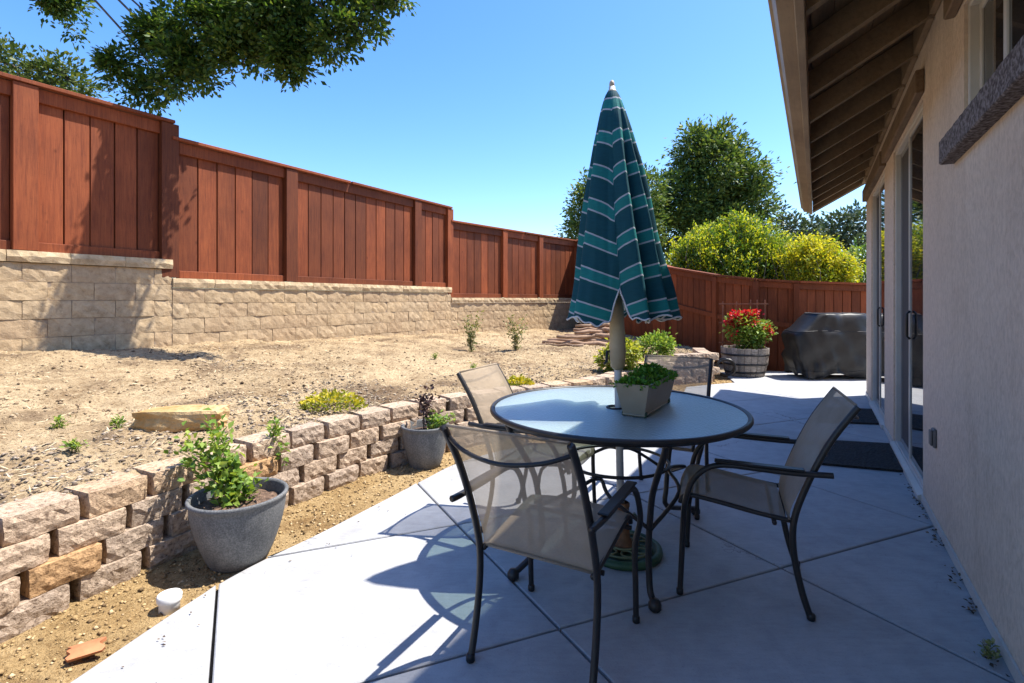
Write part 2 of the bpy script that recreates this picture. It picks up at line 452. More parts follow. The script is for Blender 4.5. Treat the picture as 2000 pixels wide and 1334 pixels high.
def make_canopy():
    m, nt, out = new_mat('teal_striped_canvas')
    at = nt.nodes.new('ShaderNodeAttribute'); at.attribute_name = 'stripe'
    v = at.outputs['Fac']
    # period 1: thin white line, lighter teal band, thin white line, dark navy teal field
    fr = nt.nodes.new('ShaderNodeMath'); fr.operation = 'FRACT'; nt.links.new(v, fr.inputs[0])
    n = nt.nodes.new('ShaderNodeValToRGB'); cr = n.color_ramp; cr.interpolation = 'CONSTANT'
    dark = (0.007, 0.070, 0.092); teal = (0.012, 0.185, 0.18); white = (0.42, 0.44, 0.48); mid = (0.008, 0.075, 0.085)
    stops = [(0.0, white), (0.045, teal), (0.335, white), (0.38, mid), (0.46, dark), (0.93, mid)]
    while len(cr.elements) < len(stops): cr.elements.new(0.5)
    for e, (p, c) in zip(cr.elements, stops): e.position = p; e.color = rgb(c)
    nt.links.new(fr.outputs[0], n.inputs[0])
    nz = noise_tex(nt, coords(nt, 'Object', (1, 1, 6)), 22, 4, 0.6)
    c = mixcol(nt, 0.5, n.outputs[0], ramp(nt, nz.outputs[0], [(0.3, (0.72, 0.72, 0.74)), (0.65, (1.1, 1.1, 1.1))]), 'MULTIPLY')
    weave = noise_tex(nt, coords(nt, 'Object'), 260, 2)
    nb = bump(nt, weave.outputs[0], 0.25, 0.002)
    p = principled(nt, None, c, 0.75, 0, nb, 0.25)
    t = nt.nodes.new('ShaderNodeBsdfTranslucent'); nt.links.new(c, t.inputs[0])
    mx = nt.nodes.new('ShaderNodeMixShader'); mx.inputs[0].default_value = 0.18
    nt.links.new(p.outputs[0], mx.inputs[1]); nt.links.new(t.outputs[0], mx.inputs[2])
    nt.links.new(mx.outputs[0], out.inputs['Surface'])
    return m
M['canopy'] = make_canopy()

def make_vinyl():
    m, nt, out = new_mat('black_vinyl_cover')
    v = coords(nt, 'Object')
    n = noise_tex(nt, v, 7, 5, 0.6, 1.2)
    n2 = noise_tex(nt, v, 2.5, 3, 0.5, 1.5)
    c = ramp(nt, n.outputs[0], [(0.3, (0.008, 0.008, 0.009)), (0.7, (0.014, 0.014, 0.015))])
    nb = bump(nt, n.outputs[0], 0.10, 0.008)
    nb = bump(nt, n2.outputs[0], 0.15, 0.02, nb)
    principled(nt, out, c, 0.46, 0, nb, 0.4)
    return m
M['vinyl'] = make_vinyl()

G = lambda *a: a
M['leaf_oak'] = leaf_mat('oak_leaves', [(0.0, (0.022, 0.055, 0.015)), (0.35, (0.045, 0.10, 0.02)), (0.75, (0.09, 0.16, 0.028)), (1.0, (0.17, 0.21, 0.04))], 0.45)
M['leaf_left'] = leaf_mat('mid_green_leaves', [(0.0, (0.03, 0.065, 0.02)), (0.5, (0.075, 0.12, 0.03)), (1.0, (0.15, 0.18, 0.05))], 0.3)
M['leaf_pine'] = leaf_mat('dark_tree_leaves', [(0.0, (0.035, 0.08, 0.025)), (0.45, (0.085, 0.15, 0.036)), (0.85, (0.15, 0.21, 0.05)), (1.0, (0.23, 0.27, 0.07))], 0.35)
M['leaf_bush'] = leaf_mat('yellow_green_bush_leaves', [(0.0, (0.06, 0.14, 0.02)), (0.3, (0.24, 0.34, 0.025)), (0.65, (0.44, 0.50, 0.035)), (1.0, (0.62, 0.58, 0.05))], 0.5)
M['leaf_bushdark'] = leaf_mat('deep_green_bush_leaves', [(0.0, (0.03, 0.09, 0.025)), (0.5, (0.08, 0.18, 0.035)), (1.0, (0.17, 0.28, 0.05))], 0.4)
M['leaf_yellow'] = leaf_mat('golden_bush_leaves', [(0.0, (0.25, 0.30, 0.02)), (0.4, (0.46, 0.46, 0.03)), (1.0, (0.66, 0.58, 0.05))], 0.5)
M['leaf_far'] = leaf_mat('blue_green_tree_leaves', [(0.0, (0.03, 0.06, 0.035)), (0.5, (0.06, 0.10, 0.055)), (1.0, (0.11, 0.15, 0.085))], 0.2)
M['leaf_bright'] = leaf_mat('bright_green_leaves', [(0.0, (0.09, 0.18, 0.03)), (0.5, (0.20, 0.32, 0.05)), (1.0, (0.38, 0.46, 0.10))], 0.4)
M['leaf_lime'] = leaf_mat('lime_leaves', [(0.0, (0.12, 0.18, 0.02)), (0.5, (0.30, 0.36, 0.04)), (1.0, (0.48, 0.48, 0.08))], 0.4)
M['leaf_herb'] = leaf_mat('deep_green_herb_leaves', [(0.0, (0.05, 0.16, 0.015)), (0.6, (0.11, 0.29, 0.03)), (1.0, (0.22, 0.40, 0.05))], 0.4)
M['leaf_dry'] = leaf_mat('purple_brown_leaves', [(0.0, (0.045, 0.022, 0.022)), (0.6, (0.10, 0.055, 0.05)), (1.0, (0.20, 0.13, 0.11))], 0.2)
M['leaf_weed'] = leaf_mat('pale_weed_leaves', [(0.0, (0.12, 0.15, 0.045)), (0.6, (0.24, 0.25, 0.09)), (1.0, (0.38, 0.36, 0.16))], 0.3)
M['petal_red'] = leaf_mat('red_petals', [(0.0, (0.40, 0.006, 0.018)), (0.7, (0.62, 0.012, 0.045)), (1.0, (0.72, 0.08, 0.03))], 0.3)
M['petal_yellow'] = leaf_mat('yellow_flowers', [(0.0, (0.24, 0.27, 0.03)), (0.4, (0.50, 0.44, 0.03)), (1.0, (0.65, 0.55, 0.06))], 0.3)
M['stem'] = simple('green_stem', (0.10, 0.11, 0.035), (0.17, 0.16, 0.06), 20, 0.8)

# ------------------------------------------------------------------ mesh helpers
class MB:
    def __init__(self):
        self.v = []; self.f = []
    def add(self, vs, fs):
        o = len(self.v)
        self.v += [tuple(p) for p in vs]
        self.f += [tuple(i + o for i in f) for f in fs]
    def box(self, x0, x1, y0, y1, z0, z1, bev=0.0):
        if bev <= 0:
            self.add([(x0, y0, z0), (x1, y0, z0), (x1, y1, z0), (x0, y1, z0), (x0, y0, z1), (x1, y0, z1), (x1, y1, z1), (x0, y1, z1)],
                     [(0, 3, 2, 1), (4, 5, 6, 7), (0, 1, 5, 4), (1, 2, 6, 5), (2, 3, 7, 6), (3, 0, 4, 7)])
            return
        b = min(bev, (x1 - x0) * .45, (y1 - y0) * .45, (z1 - z0) * .45)
        bm = bmesh.new()
        bmesh.ops.create_cube(bm, size=1)
        for vv in bm.verts:
            vv.co = Vector(((x0 + x1) / 2 + vv.co.x * (x1 - x0), (y0 + y1) / 2 + vv.co.y * (y1 - y0), (z0 + z1) / 2 + vv.co.z * (z1 - z0)))
        bmesh.ops.bevel(bm, geom=list(bm.edges), offset=b, segments=1, profile=0.5, affect='EDGES')
        bm.verts.ensure_lookup_table(); bm.verts.index_update()
        self.add([vv.co[:] for vv in bm.verts], [[q.index for q in ff.verts] for ff in bm.faces])
        bm.free()
    def prism(self, poly, h0, h1, axis='x'):
        """poly in the two other axes, extruded along axis"""
        n = len(poly); vs = []
        for h in (h0, h1):
            for a, b in poly:
                vs.append((h, a, b) if axis == 'x' else ((a, h, b) if axis == 'y' else (a, b, h)))
        fs = [tuple(range(n))[::-1], tuple(range(n, 2 * n))]
        for i in range(n):
            j = (i + 1) % n
            fs.append((i, j, n + j, n + i))
        self.add(vs, fs)
    def tube(self, pts, r, n=8, closed=False, flat=1.0):
        pts = [Vector(p) for p in pts]
        rs = r if isinstance(r, (list, tuple)) else [r] * len(pts)
        m = len(pts); vs = []; fs = []
        up = None
        for i, p in enumerate(pts):
            if closed:
                d = pts[(i + 1) % m] - pts[i - 1]
            else:
                d = pts[min(i + 1, m - 1)] - pts[max(i - 1, 0)]
            d.normalize()
            if up is None:
                a = Vector((0, 0, 1)) if abs(d.z) < 0.9 else Vector((1, 0, 0))
                up = (a - d * a.dot(d)).normalized()
            else:
                up = (up - d * up.dot(d))
                up = up.normalized() if up.length > 1e-6 else Vector((1, 0, 0))
            s = d.cross(up)
            for k in range(n):
                t = 2 * math.pi * k / n
                vs.append(p + up * (math.cos(t) * rs[i] * flat) + s * (math.sin(t) * rs[i]))
        for i in range(m if closed else m - 1):
            for k in range(n):
                a = i * n + k; b = i * n + (k + 1) % n
                c = ((i + 1) % m) * n + (k + 1) % n; d2 = ((i + 1) % m) * n + k
                fs.append((a, b, c, d2))
        if not closed:
            fs.append(tuple(range(n))[::-1]); fs.append(tuple(range((m - 1) * n, m * n)))
        self.add(vs, fs)
    def lathe(self, prof, n=32, cx=0, cy=0, cap0=True, cap1=True, fn=None):
        vs = []; fs = []
        for r, z in prof:
            for k in range(n):
                t = 2 * math.pi * k / n
                rr = r if fn is None else fn(r, z, t)
                vs.append((cx + rr * math.cos(t), cy + rr * math.sin(t), z))
        for i in range(len(prof) - 1):
            for k in range(n):
                a = i * n + k; b = i * n + (k + 1) % n
                fs.append((a, b, b + n, a + n))
        if cap0: fs.append(tuple(range(n))[::-1])
        if cap1: fs.append(tuple(range((len(prof) - 1) * n, len(prof) * n)))
        self.add(vs, fs)
    def torus(self, c, Rr, r, axis='z', n=36, k=8, a0=0, a1=2 * math.pi):
        pts = []
        full = abs(a1 - a0 - 2 * math.pi) < 1e-6
        cnt = n if full else n + 1
        for i in range(cnt):
            t = a0 + (a1 - a0) * i / n
            ca, sa = math.cos(t) * Rr, math.sin(t) * Rr
            pts.append((c[0] + ca, c[1] + sa, c[2]) if axis == 'z' else ((c[0] + ca, c[1], c[2] + sa) if axis == 'y' else (c[0], c[1] + ca, c[2] + sa)))
        self.tube(pts, r, k, closed=full)
    def mesh(self, name, smooth=False):
        me = bpy.data.meshes.new(name)
        me.from_pydata(self.v, [], self.f)
        if smooth:
            me.polygons.foreach_set('use_smooth', [True] * len(me.polygons))
        me.update()
        return me

def wm(o):
    return wm(o.parent) @ o.matrix_basis if o.parent else o.matrix_basis.copy()

def obj(name, me, mat, parent=None, loc=(0, 0, 0), rotz=0, world_space=False, smooth=False):
    if isinstance(me, MB): me = me.mesh(name, smooth)
    o = bpy.data.objects.new(name, me)
    col.objects.link(o)
    if mat is not None and (not me.materials): me.materials.append(mat)
    o.location = loc; o.rotation_euler = (0, 0, rotz)
    if parent is not None:
        o.parent = parent
        if world_space:
            Mx = Matrix.Translation(loc) @ Matrix.Rotation(rotz, 4, 'Z')
            o.matrix_basis = wm(parent).inverted() @ Mx
    return o

def tag(o, label=None, cat=None, group=None, kind=None):
    if label: o['label'] = label
    if cat: o['category'] = cat
    if group: o['group'] = group
    if kind: o['kind'] = kind
    return o

def thing(name, label, cat, loc=(0, 0, 0), rotz=0, group=None):
    o = bpy.data.objects.new(name, None)
    o.empty_display_size = 0.1
    col.objects.link(o)
    o.location = loc; o.rotation_euler = (0, 0, rotz)
    o.matrix_basis = Matrix.Translation(loc) @ Matrix.Rotation(rotz, 4, 'Z')
    return tag(o, label, cat, group)

def autosmooth(o, ang=40):
    me = o.data
    me.polygons.foreach_set('use_smooth', [True] * len(me.polygons))
    me.set_sharp_from_angle(angle=R(ang))

def catmull(pts, per=8):
    P = [Vector(p) for p in pts]; out = []
    for i in range(len(P) - 1):
        p0 = P[max(i - 1, 0)]; p1 = P[i]; p2 = P[i + 1]; p3 = P[min(i + 2, len(P) - 1)]
        for k in range(per):
            t = k / per
            out.append(0.5 * ((2 * p1) + (p2 - p0) * t + (2 * p0 - 5 * p1 + 4 * p2 - p3) * t * t + (3 * p1 - p0 - 3 * p2 + p3) * t ** 3))
    out.append(P[-1])
    return out

def np_mesh(name, verts, faces):
    """verts (n,3), faces (m,k) equal-sized"""
    me = bpy.data.meshes.new(name)
    nv, nf, k = len(verts), len(faces), faces.shape[1]
    me.vertices.add(nv); me.vertices.foreach_set('co', verts.astype(np.float32).ravel())
    me.loops.add(nf * k); me.loops.foreach_set('vertex_index', faces.astype(np.int32).ravel())
    me.polygons.add(nf)
    me.polygons.foreach_set('loop_start', np.arange(0, nf * k, k, dtype=np.int32))
    me.polygons.foreach_set('loop_total', np.full(nf, k, dtype=np.int32))
    me.update(calc_edges=True)
    me.validate()
    return me

def unit(a):
    return a / np.maximum(np.linalg.norm(a, axis=1, keepdims=True), 1e-9)

def leaf_mesh(name, pts, dirs, size, width=0.5, rng=None, fold=0.25, jitter=0.35):
    """one folded diamond leaf (two triangles) per point, growing along dirs"""
    n = len(pts)
    d = unit(dirs + rng.normal(0, jitter, (n, 3)))
    up = unit(np.array([0, 0, 1.0]) + rng.normal(0, 0.6, (n, 3)))
    s = unit(np.cross(d, up)); nn = np.cross(s, d)
    L = size * rng.uniform(0.65, 1.3, (n, 1)); W = L * width
    base = pts; tip = pts + d * L
    mid = pts + d * L * 0.48
    a = mid + s * W * 0.5 + nn * W * fold
    b = mid - s * W * 0.5 + nn * W * fold
    v = np.stack([base, a, tip, b], 1).reshape(-1, 3)
    i = np.arange(n)[:, None] * 4
    f = np.concatenate([i + np.array([[0, 1, 2]]), i + np.array([[0, 2, 3]])], 0)
    return np_mesh(name, v, f)

def cluster_points(ells, nclus, per, spread, rng, shell=0.55, wpow=0.75):
    """clumped points inside a list of ellipsoids (cx,cy,cz,rx,ry,rz)"""
    E = np.array(ells, float)
    w = (E[:, 3] * E[:, 4] * E[:, 5]) ** wpow; w /= w.sum()
    k = rng.choice(len(E), nclus, p=w)
    d = unit(rng.normal(0, 1, (nclus, 3)))
    r = shell + (1 - shell) * rng.random((nclus, 1)) ** 0.6
    c = E[k, :3] + d * r * E[k, 3:]
    per_c = rng.integers(max(3, int(per * 0.5)), int(per * 1.5) + 1, nclus)
    idx = np.repeat(np.arange(nclus), per_c)
    off = rng.normal(0, 1, (len(idx), 3)) * spread * rng.uniform(0.6, 1.3, (nclus, 1))[idx]
    off[:, 2] *= 0.75
    out = unit(d[idx] * 0.7 + unit(off) * 0.9)
    return c[idx] + off, out, c, k

# ------------------------------------------------------------------ setting: ground sheet
g = MB(); g.add([(-1500, -1500, -0.34), (1500, -1500, -0.34), (1500, 1500, -0.34), (-1500, 1500, -0.34)], [(0, 1, 2, 3)])
tag(obj('ground', g, M['ground']), kind='structure')

# low wall path (front face at the ground) and tall wall path
LOW = [(-2.15, 0.5), (-1.93, 1.3), (-1.84, 1.84), (-1.78, 2.04), (-1.67, 2.3), (-1.353, 3.04), (-1.12, 3.45), (-0.86, 3.80), (-0.45, 4.24), (-0.01, 4.565),
       (0.42, 4.83), (0.943, 5.23), (1.5, 5.95), (1.95, 6.75), (2.28, 7.42)]
lowpath = catmull([(x, y, 0) for x, y in LOW], 8)
FD = Vector((0.593, 1.0, 0)).normalized()
F0 = Vector((-5.1, 5.1, 0))
def fence_pt(t):               # t in metres of y along the first straight
    return Vector((-5.1 + 0.593 * t, 5.1 + t, 0))
K1 = fence_pt(6.3)             # bend
K2 = Vector((2.0, 15.4, 0))    # far corner

# ---- sloping planting bed as a ruled sheet between both walls
PAIRS = [((-2.3, -0.6), (-8.6, -0.8)), ((-2.15, 0.5), (-7.75, 0.65)), ((-1.93, 1.3), (-7.0, 1.9)), ((-1.84, 1.84), (-6.3, 3.08)), ((-1.67, 2.3), (-5.5, 4.43)), ((-1.353, 3.04), (-4.4, 6.28)),
         ((-1.12, 3.45), (-3.8, 7.3)), ((-0.86, 3.80), (-3.1, 8.47)), ((-0.01, 4.565), (-1.36, 11.4)), ((0.42, 4.83), (-0.5, 12.4)),
         ((0.943, 5.23), (0.3, 13.35)), ((1.5, 5.95), (1.0, 14.2)), ((1.95, 6.75), (1.6, 14.92)), ((2.28, 7.42), (2.0, 15.4)),
         ((2.7, 7.62), (2.5, 13.6)), ((3.05, 7.78), (3.1, 11.6)), ((3.28, 8.3), (3.75, 9.4))]
def bed_base(s, w):
    """s in 0..len-1, w 0..1 -> x,y,z"""
    i = min(int(s), len(PAIRS) - 2); f = s - i
    a = Vector(PAIRS[i][0]).lerp(Vector(PAIRS[i + 1][0]), f)
    b = Vector(PAIRS[i][1]).lerp(Vector(PAIRS[i + 1][1]), f)
    # behind the low wall's face
    d = (b - a).normalized()
    a2 = a + d * 0.12
    p = a2.lerp(b, w)
    zt = 0.69 - 0.03 * (b.y - 5.1)
    zt = max(min(zt, 0.80), 0.34)
    if s > 13: zt = zt + (0.26 - zt) * min(1, (s - 13) / 3)
    z0 = 0.385 if s < 14 else 0.385 - 0.10 * (s - 14)
    z = z0 + (zt - z0) * (w ** 0.85)
    q = Vector((p.x, p.y, 0.3))
    bumpy = mnoise.fractal(q * 0.9, 1.0, 2.0, 3) * 0.05 + mnoise.fractal(q * 4.0, 0.9, 2.1, 4) * 0.034 + mnoise.fractal(q * 17.0, 0.8, 2.0, 3) * 0.014
    edge = min(1, w / 0.05 + 0.25)
    return Vector((p.x, p.y, z + bumpy * edge))
NS, NW = 460, 120
vs_ = []; fs_ = []
for i in range(NS + 1):
    s = (len(PAIRS) - 1) * i / NS
    for j in range(NW + 1):
        w = (j / NW) ** 1.35
        vs_.append(bed_base(s, w)[:])
for i in range(NS):
    for j in range(NW):
        a = i * (NW + 1) + j
        fs_.append((a, a + NW + 1, a + NW + 2, a + 1))
me = np_mesh('planting_bed', np.array(vs_), np.array(fs_))
me.polygons.foreach_set('use_smooth', [True] * len(me.polygons))
tag(obj('planting_bed', me, M['soil']), kind='structure')

def bed_at(x, y):
    """height of the bed at x,y by search"""
    best = None
    for i in range(0, 161):
        s = (len(PAIRS) - 1) * i / 160
        k = min(int(s), len(PAIRS) - 2); f = s - k
        a = Vector(PAIRS[k][0]).lerp(Vector(PAIRS[k + 1][0]), f)
        b = Vector(PAIRS[k][1]).lerp(Vector(PAIRS[k + 1][1]), f)
        ab = b - a; t = max(0, min(1, (Vector((x, y)) - a).dot(ab) / ab.length_squared))
        d = (a + ab * t - Vector((x, y))).length
        if best is None or d < best[0]:
            best = (d, s, t)
    return bed_base(best[1], best[2]).z

# ---- patio slabs, split by the tooled joints
PATIO = [(-1.75, -2.0), (-1.62, 0.9), (-1.434, 1.648), (-1.266, 2.26), (-0.994, 2.76), (-0.627, 3.48), (-0.42, 3.86), (-0.05, 4.22), (0.55, 4.56), (1.15, 5.02),
         (1.72, 5.75), (2.15, 6.55), (2.45, 7.22), (2.85, 7.42), (3.30, 7.60), (3.42, 8.1), (3.5, 8.72), (7.6, 8.62), (7.6, 8.0)]
HOUSE_P = Vector((1.632, 1.651, 0)); HU = Vector((0.593, 1, 0)).normalized(); HN = Vector((-HU.y, HU.x, 0))
def hp(a, e, z=0):
    return HOUSE_P + HU * a + HN * e + Vector((0, 0, z))
hx = hp(5.70, -0.02); PATIO += [(7.6, hx.y - 1.2), (hx.x, hx.y)]
hx = hp(-4.4, -0.02); PATIO += [(hx.x, hx.y)]
sm = []
for i in range(len(PATIO)):
    sm.append(PATIO[i])
# smooth the free curved edge
edge = catmull([(x, y, 0) for x, y in PATIO[1:13]], 5)
poly = [PATIO[0]] + [(p.x, p.y) for p in edge] + PATIO[13:]
bm = bmesh.new()
bm.faces.new([bm.verts.new((x, y, 0)) for x, y in poly])
DA = Vector((0.473, -0.881, 0)); DB = Vector((0.925, 0.380, 0))
joints = []
for p in [(-0.976, 1.654), (0.173, 1.925), (1.241, 2.342), (2.06, 3.24), (3.0, 4.9), (3.6, 6.4)]:
    joints.append((Vector((p[0], p[1], 0)), Vector((-DA.y, DA.x, 0))))
for p in [(0.1925, 1.925), (0.0, 2.93), (0.0, 4.05), (0, 5.1), (0, 6.1), (0, 0.75), (0, -0.4)]:
    joints.append((Vector((p[0], p[1], 0)), Vector((-DB.y, DB.x, 0))))
for co, no in joints:
    bmesh.ops.bisect_plane(bm, geom=bm.verts[:] + bm.edges[:] + bm.faces[:], dist=1e-5, plane_co=co, plane_no=no)
patio = tag(obj('patio', None, None) if False else thing('patio', None, None), kind='structure')
base = MB(); base.prism(poly, -0.12, -0.030, 'z')
obj('joint_bed', base, M['joint'], patio)
for fc in list(bm.faces):
    if fc.calc_area() < 0.004: continue
    pl = [v.co.copy() for v in fc.verts]
    b2 = bmesh.new()
    f2 = b2.faces.new([b2.verts.new(p) for p in pl])
    if f2.normal.z < 0: f2.normal_flip()
    b2.normal_update()
    if f2.normal.z < 0: bmesh.ops.reverse_faces(b2, faces=[f2])
    rr = bmesh.ops.inset_individual(b2, faces=[f2], thickness=0.0085, depth=0)
    bmesh.ops.delete(b2, geom=[x for x in b2.faces if x is not f2], context='FACES')
    for v in [v for v in b2.verts if not v.link_faces]: b2.verts.remove(v)
    rr = bmesh.ops.inset_individual(b2, faces=[f2], thickness=0.006, depth=0.004)
    for v in b2.verts: v.co.z -= 0.004
    ex = [e for e in b2.edges if e.is_boundary]
    r2 = bmesh.ops.extrude_edge_only(b2, edges=ex)
    for v in [q for q in r2['geom'] if isinstance(q, bmesh.types.BMVert)]: v.co.z = -0.10
    bmesh.ops.recalc_face_normals(b2, faces=b2.faces[:])
    for ff in b2.faces:
        pass
    me = bpy.data.meshes.new('slab'); b2.to_mesh(me); b2.free()
    obj('slab', me, M['concrete'], patio)
bm.free()

# ---- golden soil strip between low wall and patio
strip = MB()
inner = [(-2.6, -2.0)] + [(x - 0.3 if i < 3 else x - 0.15, y + 0.15) for i, (x, y) in enumerate(LOW)] + [(2.9, 8.1), (3.5, 8.9)]
outer = [(-1.6, -2.0)] + [(x + 0.1, y) for x, y in PATIO[1:13]] + [(3.3, 7.4), (3.7, 8.4)]
pi = catmull([(x, y, 0) for x, y in inner], 14); po = catmull([(x, y, 0) for x, y in outer], 14)
NI = 420; NJ = 22
def resample(p, n):
    L = [0]
    for a, b in zip(p[:-1], p[1:]): L.append(L[-1] + (b - a).length)
    out = []; k = 0
    for i in range(n + 1):
        t = L[-1] * i / n
        while k < len(L) - 2 and L[k + 1] < t: k += 1
        f = (t - L[k]) / max(L[k + 1] - L[k], 1e-9)
        out.append(p[k].lerp(p[k + 1], f))
    return out
pi = resample(pi, NI); po = resample(po, NI)
vs_ = []; fs_ = []
STRIP = []
for i in range(NI + 1):
    for j in range(NJ + 1):
        w = j / NJ
        p = pi[i].lerp(po[i], w)
        q = Vector((p.x, p.y, 4.0))
        z = -0.028 + 0.02 * (1 - w) + mnoise.fractal(q * 7, 0.9, 2, 4) * 0.010 + mnoise.fractal(q * 30, 0.9, 2, 2) * 0.004
        z -= 0.02 * max(0, (w - 0.8) / 0.2)
        vs_.append((p.x, p.y, z))
for i in range(NI):
    for j in range(NJ):
        a = i * (NJ + 1) + j
        fs_.append((a, a + 1, a + NJ + 2, a + NJ + 1))
STRIPV = np.array(vs_)
me = np_mesh('soil_strip', STRIPV, np.array(fs_)); me.polygons.foreach_set('use_smooth', [True] * len(me.polygons))
tag(obj('soil_strip', me, M['strip']), kind='structure')

# ------------------------------------------------------------------ low retaining wall, block by block
def rough_block(w, h, d, seed, amp=0.010, nx=7, nz=4, cham=0.014):
    """local x along the wall, +y the rough front face, z up from 0; origin at the front-bottom centre"""
    rng = random.Random(seed); mb = MB(); vs = []; fs = []
    for k in range(nz + 1):
        for i in range(nx + 1):
            u = i / nx; v = k / nz
            x = (u - 0.5) * w; z = v * h
            e = min(u, 1 - u) * w; e2 = min(v, 1 - v) * h
            y = -cham * max(0, 1 - e / (cham * 1.4)) - cham * max(0, 1 - e2 / (cham * 1.2))
            y += rng.uniform(-amp, amp) + mnoise.noise(Vector((x * 14 + seed * 3.7, z * 14, seed))) * amp * 1.3
            if 0 < i < nx: x += rng.uniform(-.3, .3) * w / nx * 0.6
            if 0 < k < nz: z += rng.uniform(-.3, .3) * h / nz * 0.6
            vs.append((x, y, z))
    for k in range(nz):
        for i in range(nx):
            a = k * (nx + 1) + i
            fs.append((a, a + nx + 1, a + nx + 2, a + 1))
    nb = len(vs)
    # back corners
    back = [(-w / 2 * 0.93, -d, 0), (w / 2 * 0.93, -d, 0), (w / 2 * 0.93, -d, h), (-w / 2 * 0.93, -d, h)]
    vs += back
    bl, br, tr, tl = nb, nb + 1, nb + 2, nb + 3
    fs.append(tuple([bl, br] + [i for i in range(nx, -1, -1)]))                       # bottom
    fs.append(tuple([tr, tl] + [nz * (nx + 1) + i for i in range(0, nx + 1)]))          # top
    fs.append(tuple([tl, bl] + [k * (nx + 1) for k in range(0, nz + 1)]))               # left
    fs.append(tuple([br, tr] + [k * (nx + 1) + nx for k in range(nz, -1, -1)]))         # right
    fs.append((bl, tl, tr, br))
    mb.add(vs, fs)
    me = mb.mesh('block')
    bmx = bmesh.new(); bmx.from_mesh(me); bmesh.ops.recalc_face_normals(bmx, faces=bmx.faces[:]); bmx.to_mesh(me); bmx.free()
    return me

low = thing('retaining_wall', 'low curved retaining wall of rough split-face blocks beside the patio', 'retaining wall', (-1.78, 2.04, 0))
BH = 0.108; BW = 0.272
variants = [rough_block(0.244 + random.uniform(-.014, .012), BH - 0.003, 0.19, 11 + k, 0.0045, 8, 4, 0.005) for k in range(12)]
for me in variants: me.materials.append(M['lowblock'])
seg = [0]
for a, b in zip(lowpath[:-1], lowpath[1:]): seg.append(seg[-1] + (b - a).length)
def path_at(path, seg, s):
    k = 0
    lo, hi = 0, len(seg) - 2
    while lo < hi:
        mid = (lo + hi + 1) // 2
        if seg[mid] <= s: lo = mid
        else: hi = mid - 1
    f = (s - seg[lo]) / max(seg[lo + 1] - seg[lo], 1e-9)
    return path[lo].lerp(path[lo + 1], f), (path[min(lo + 1, len(path) - 1)] - path[lo]).normalized()
TOT = seg[-1]
rb = random.Random(5)
for c in range(4):
    s = BW / 2 + (BW / 2 if c % 2 else 0) - 0.03 * c
    while s < TOT - 0.08:
        p, t = path_at(lowpath, seg, s)
        o = Vector((t.y, -t.x, 0))
        p = p - o * (0.014 * c) + o * rb.uniform(-0.016, 0.016)
        ob = obj('block', rb.choice(variants), None, low, (p.x, p.y, -0.015 + c * BH), math.atan2(-o.x, o.y) + rb.uniform(-.06, .06), True)
        s += BW
# returning end towards the fence
endp = [Vector((2.30, 7.44, 0)), Vector((3.08, 7.74, 0)), Vector((3.26, 8.6, 0))]
for c in range(4):
    for a, b in ((endp[0], endp[1]), (endp[1], endp[2])):
        L = (b - a).length; t = (b - a).normalized(); o = Vector((t.y, -t.x, 0)); s = BW / 2 + (BW / 2 if c % 2 else 0)
        while s < L + (0.02 if a is endp[0] else -0.05):
            p = a + t * s + o * rb.uniform(-0.012, 0.012) - o * (0.008 * c)
            obj('block', rb.choice(variants), None, low, (p.x, p.y, -0.015 + c * BH), math.atan2(-o.x, o.y) + rb.uniform(-.04, .04), True)
            s += BW
# dark soil packed behind the blocks
core = MB()
cpts = [p for p in lowpath[::4]]
for side in (0,):
    vs = []; fs = []
    for i, p in enumerate(cpts):
        t = (cpts[min(i + 1, len(cpts) - 1)] - cpts[max(i - 1, 0)]).normalized(); o = Vector((t.y, -t.x, 0))
        a = p - o * 0.13; b = p - o * 0.30
        vs += [(a.x, a.y, -0.05), (a.x, a.y, 0.375), (b.x, b.y, 0.375), (b.x, b.y, -0.05)]
    for i in range(len(cpts) - 1):
        k = i * 4
        for q in range(4):
            fs.append((k + q, k + (q + 1) % 4, k + 4 + (q + 1) % 4, k + 4 + q))
    core.add(vs, fs)
oc = obj('backfill', core, M['joint'], low, (0, 0, 0), 0, True)

# ------------------------------------------------------------------ tall tan block wall, stepping down
tall = thing('block_wall', 'tan split-face block garden wall stepping down under the red fence', 'wall', (-5.1, 5.1, 0.5))
CW = 0.40; CH = 0.195
tv = [rough_block(CW - 0.005, CH - 0.005, 0.14, 60 + k, 0.004, 6, 3, 0.004) for k in range(8)]
tvh = [rough_block(CW / 2 - 0.005, CH - 0.005, 0.14, 80 + k, 0.006, 4, 3, 0.004) for k in range(3)]
capm = [rough_block(0.52 - 0.006, 0.115, 0.30, 90 + k, 0.006, 6, 2, 0.010) for k in range(4)]
for me in tv + tvh: me.materials.append(M['tanblock'])
for me in capm: me.materials.append(M['capstone'])
rt = random.Random(9)
SECTIONS = []      # start point, end point, cap top z, fence top z, bottom z
S1a = fence_pt(-4.4); S1b = fence_pt(1.36)
SECTIONS.append((S1a, S1b, 1.735, 3.50, 0.40))
SECTIONS.append((S1b, K1, 1.505, 3.30, 0.30))
SECTIONS.append((K1, K2, 1.275, 3.01, 0.25))
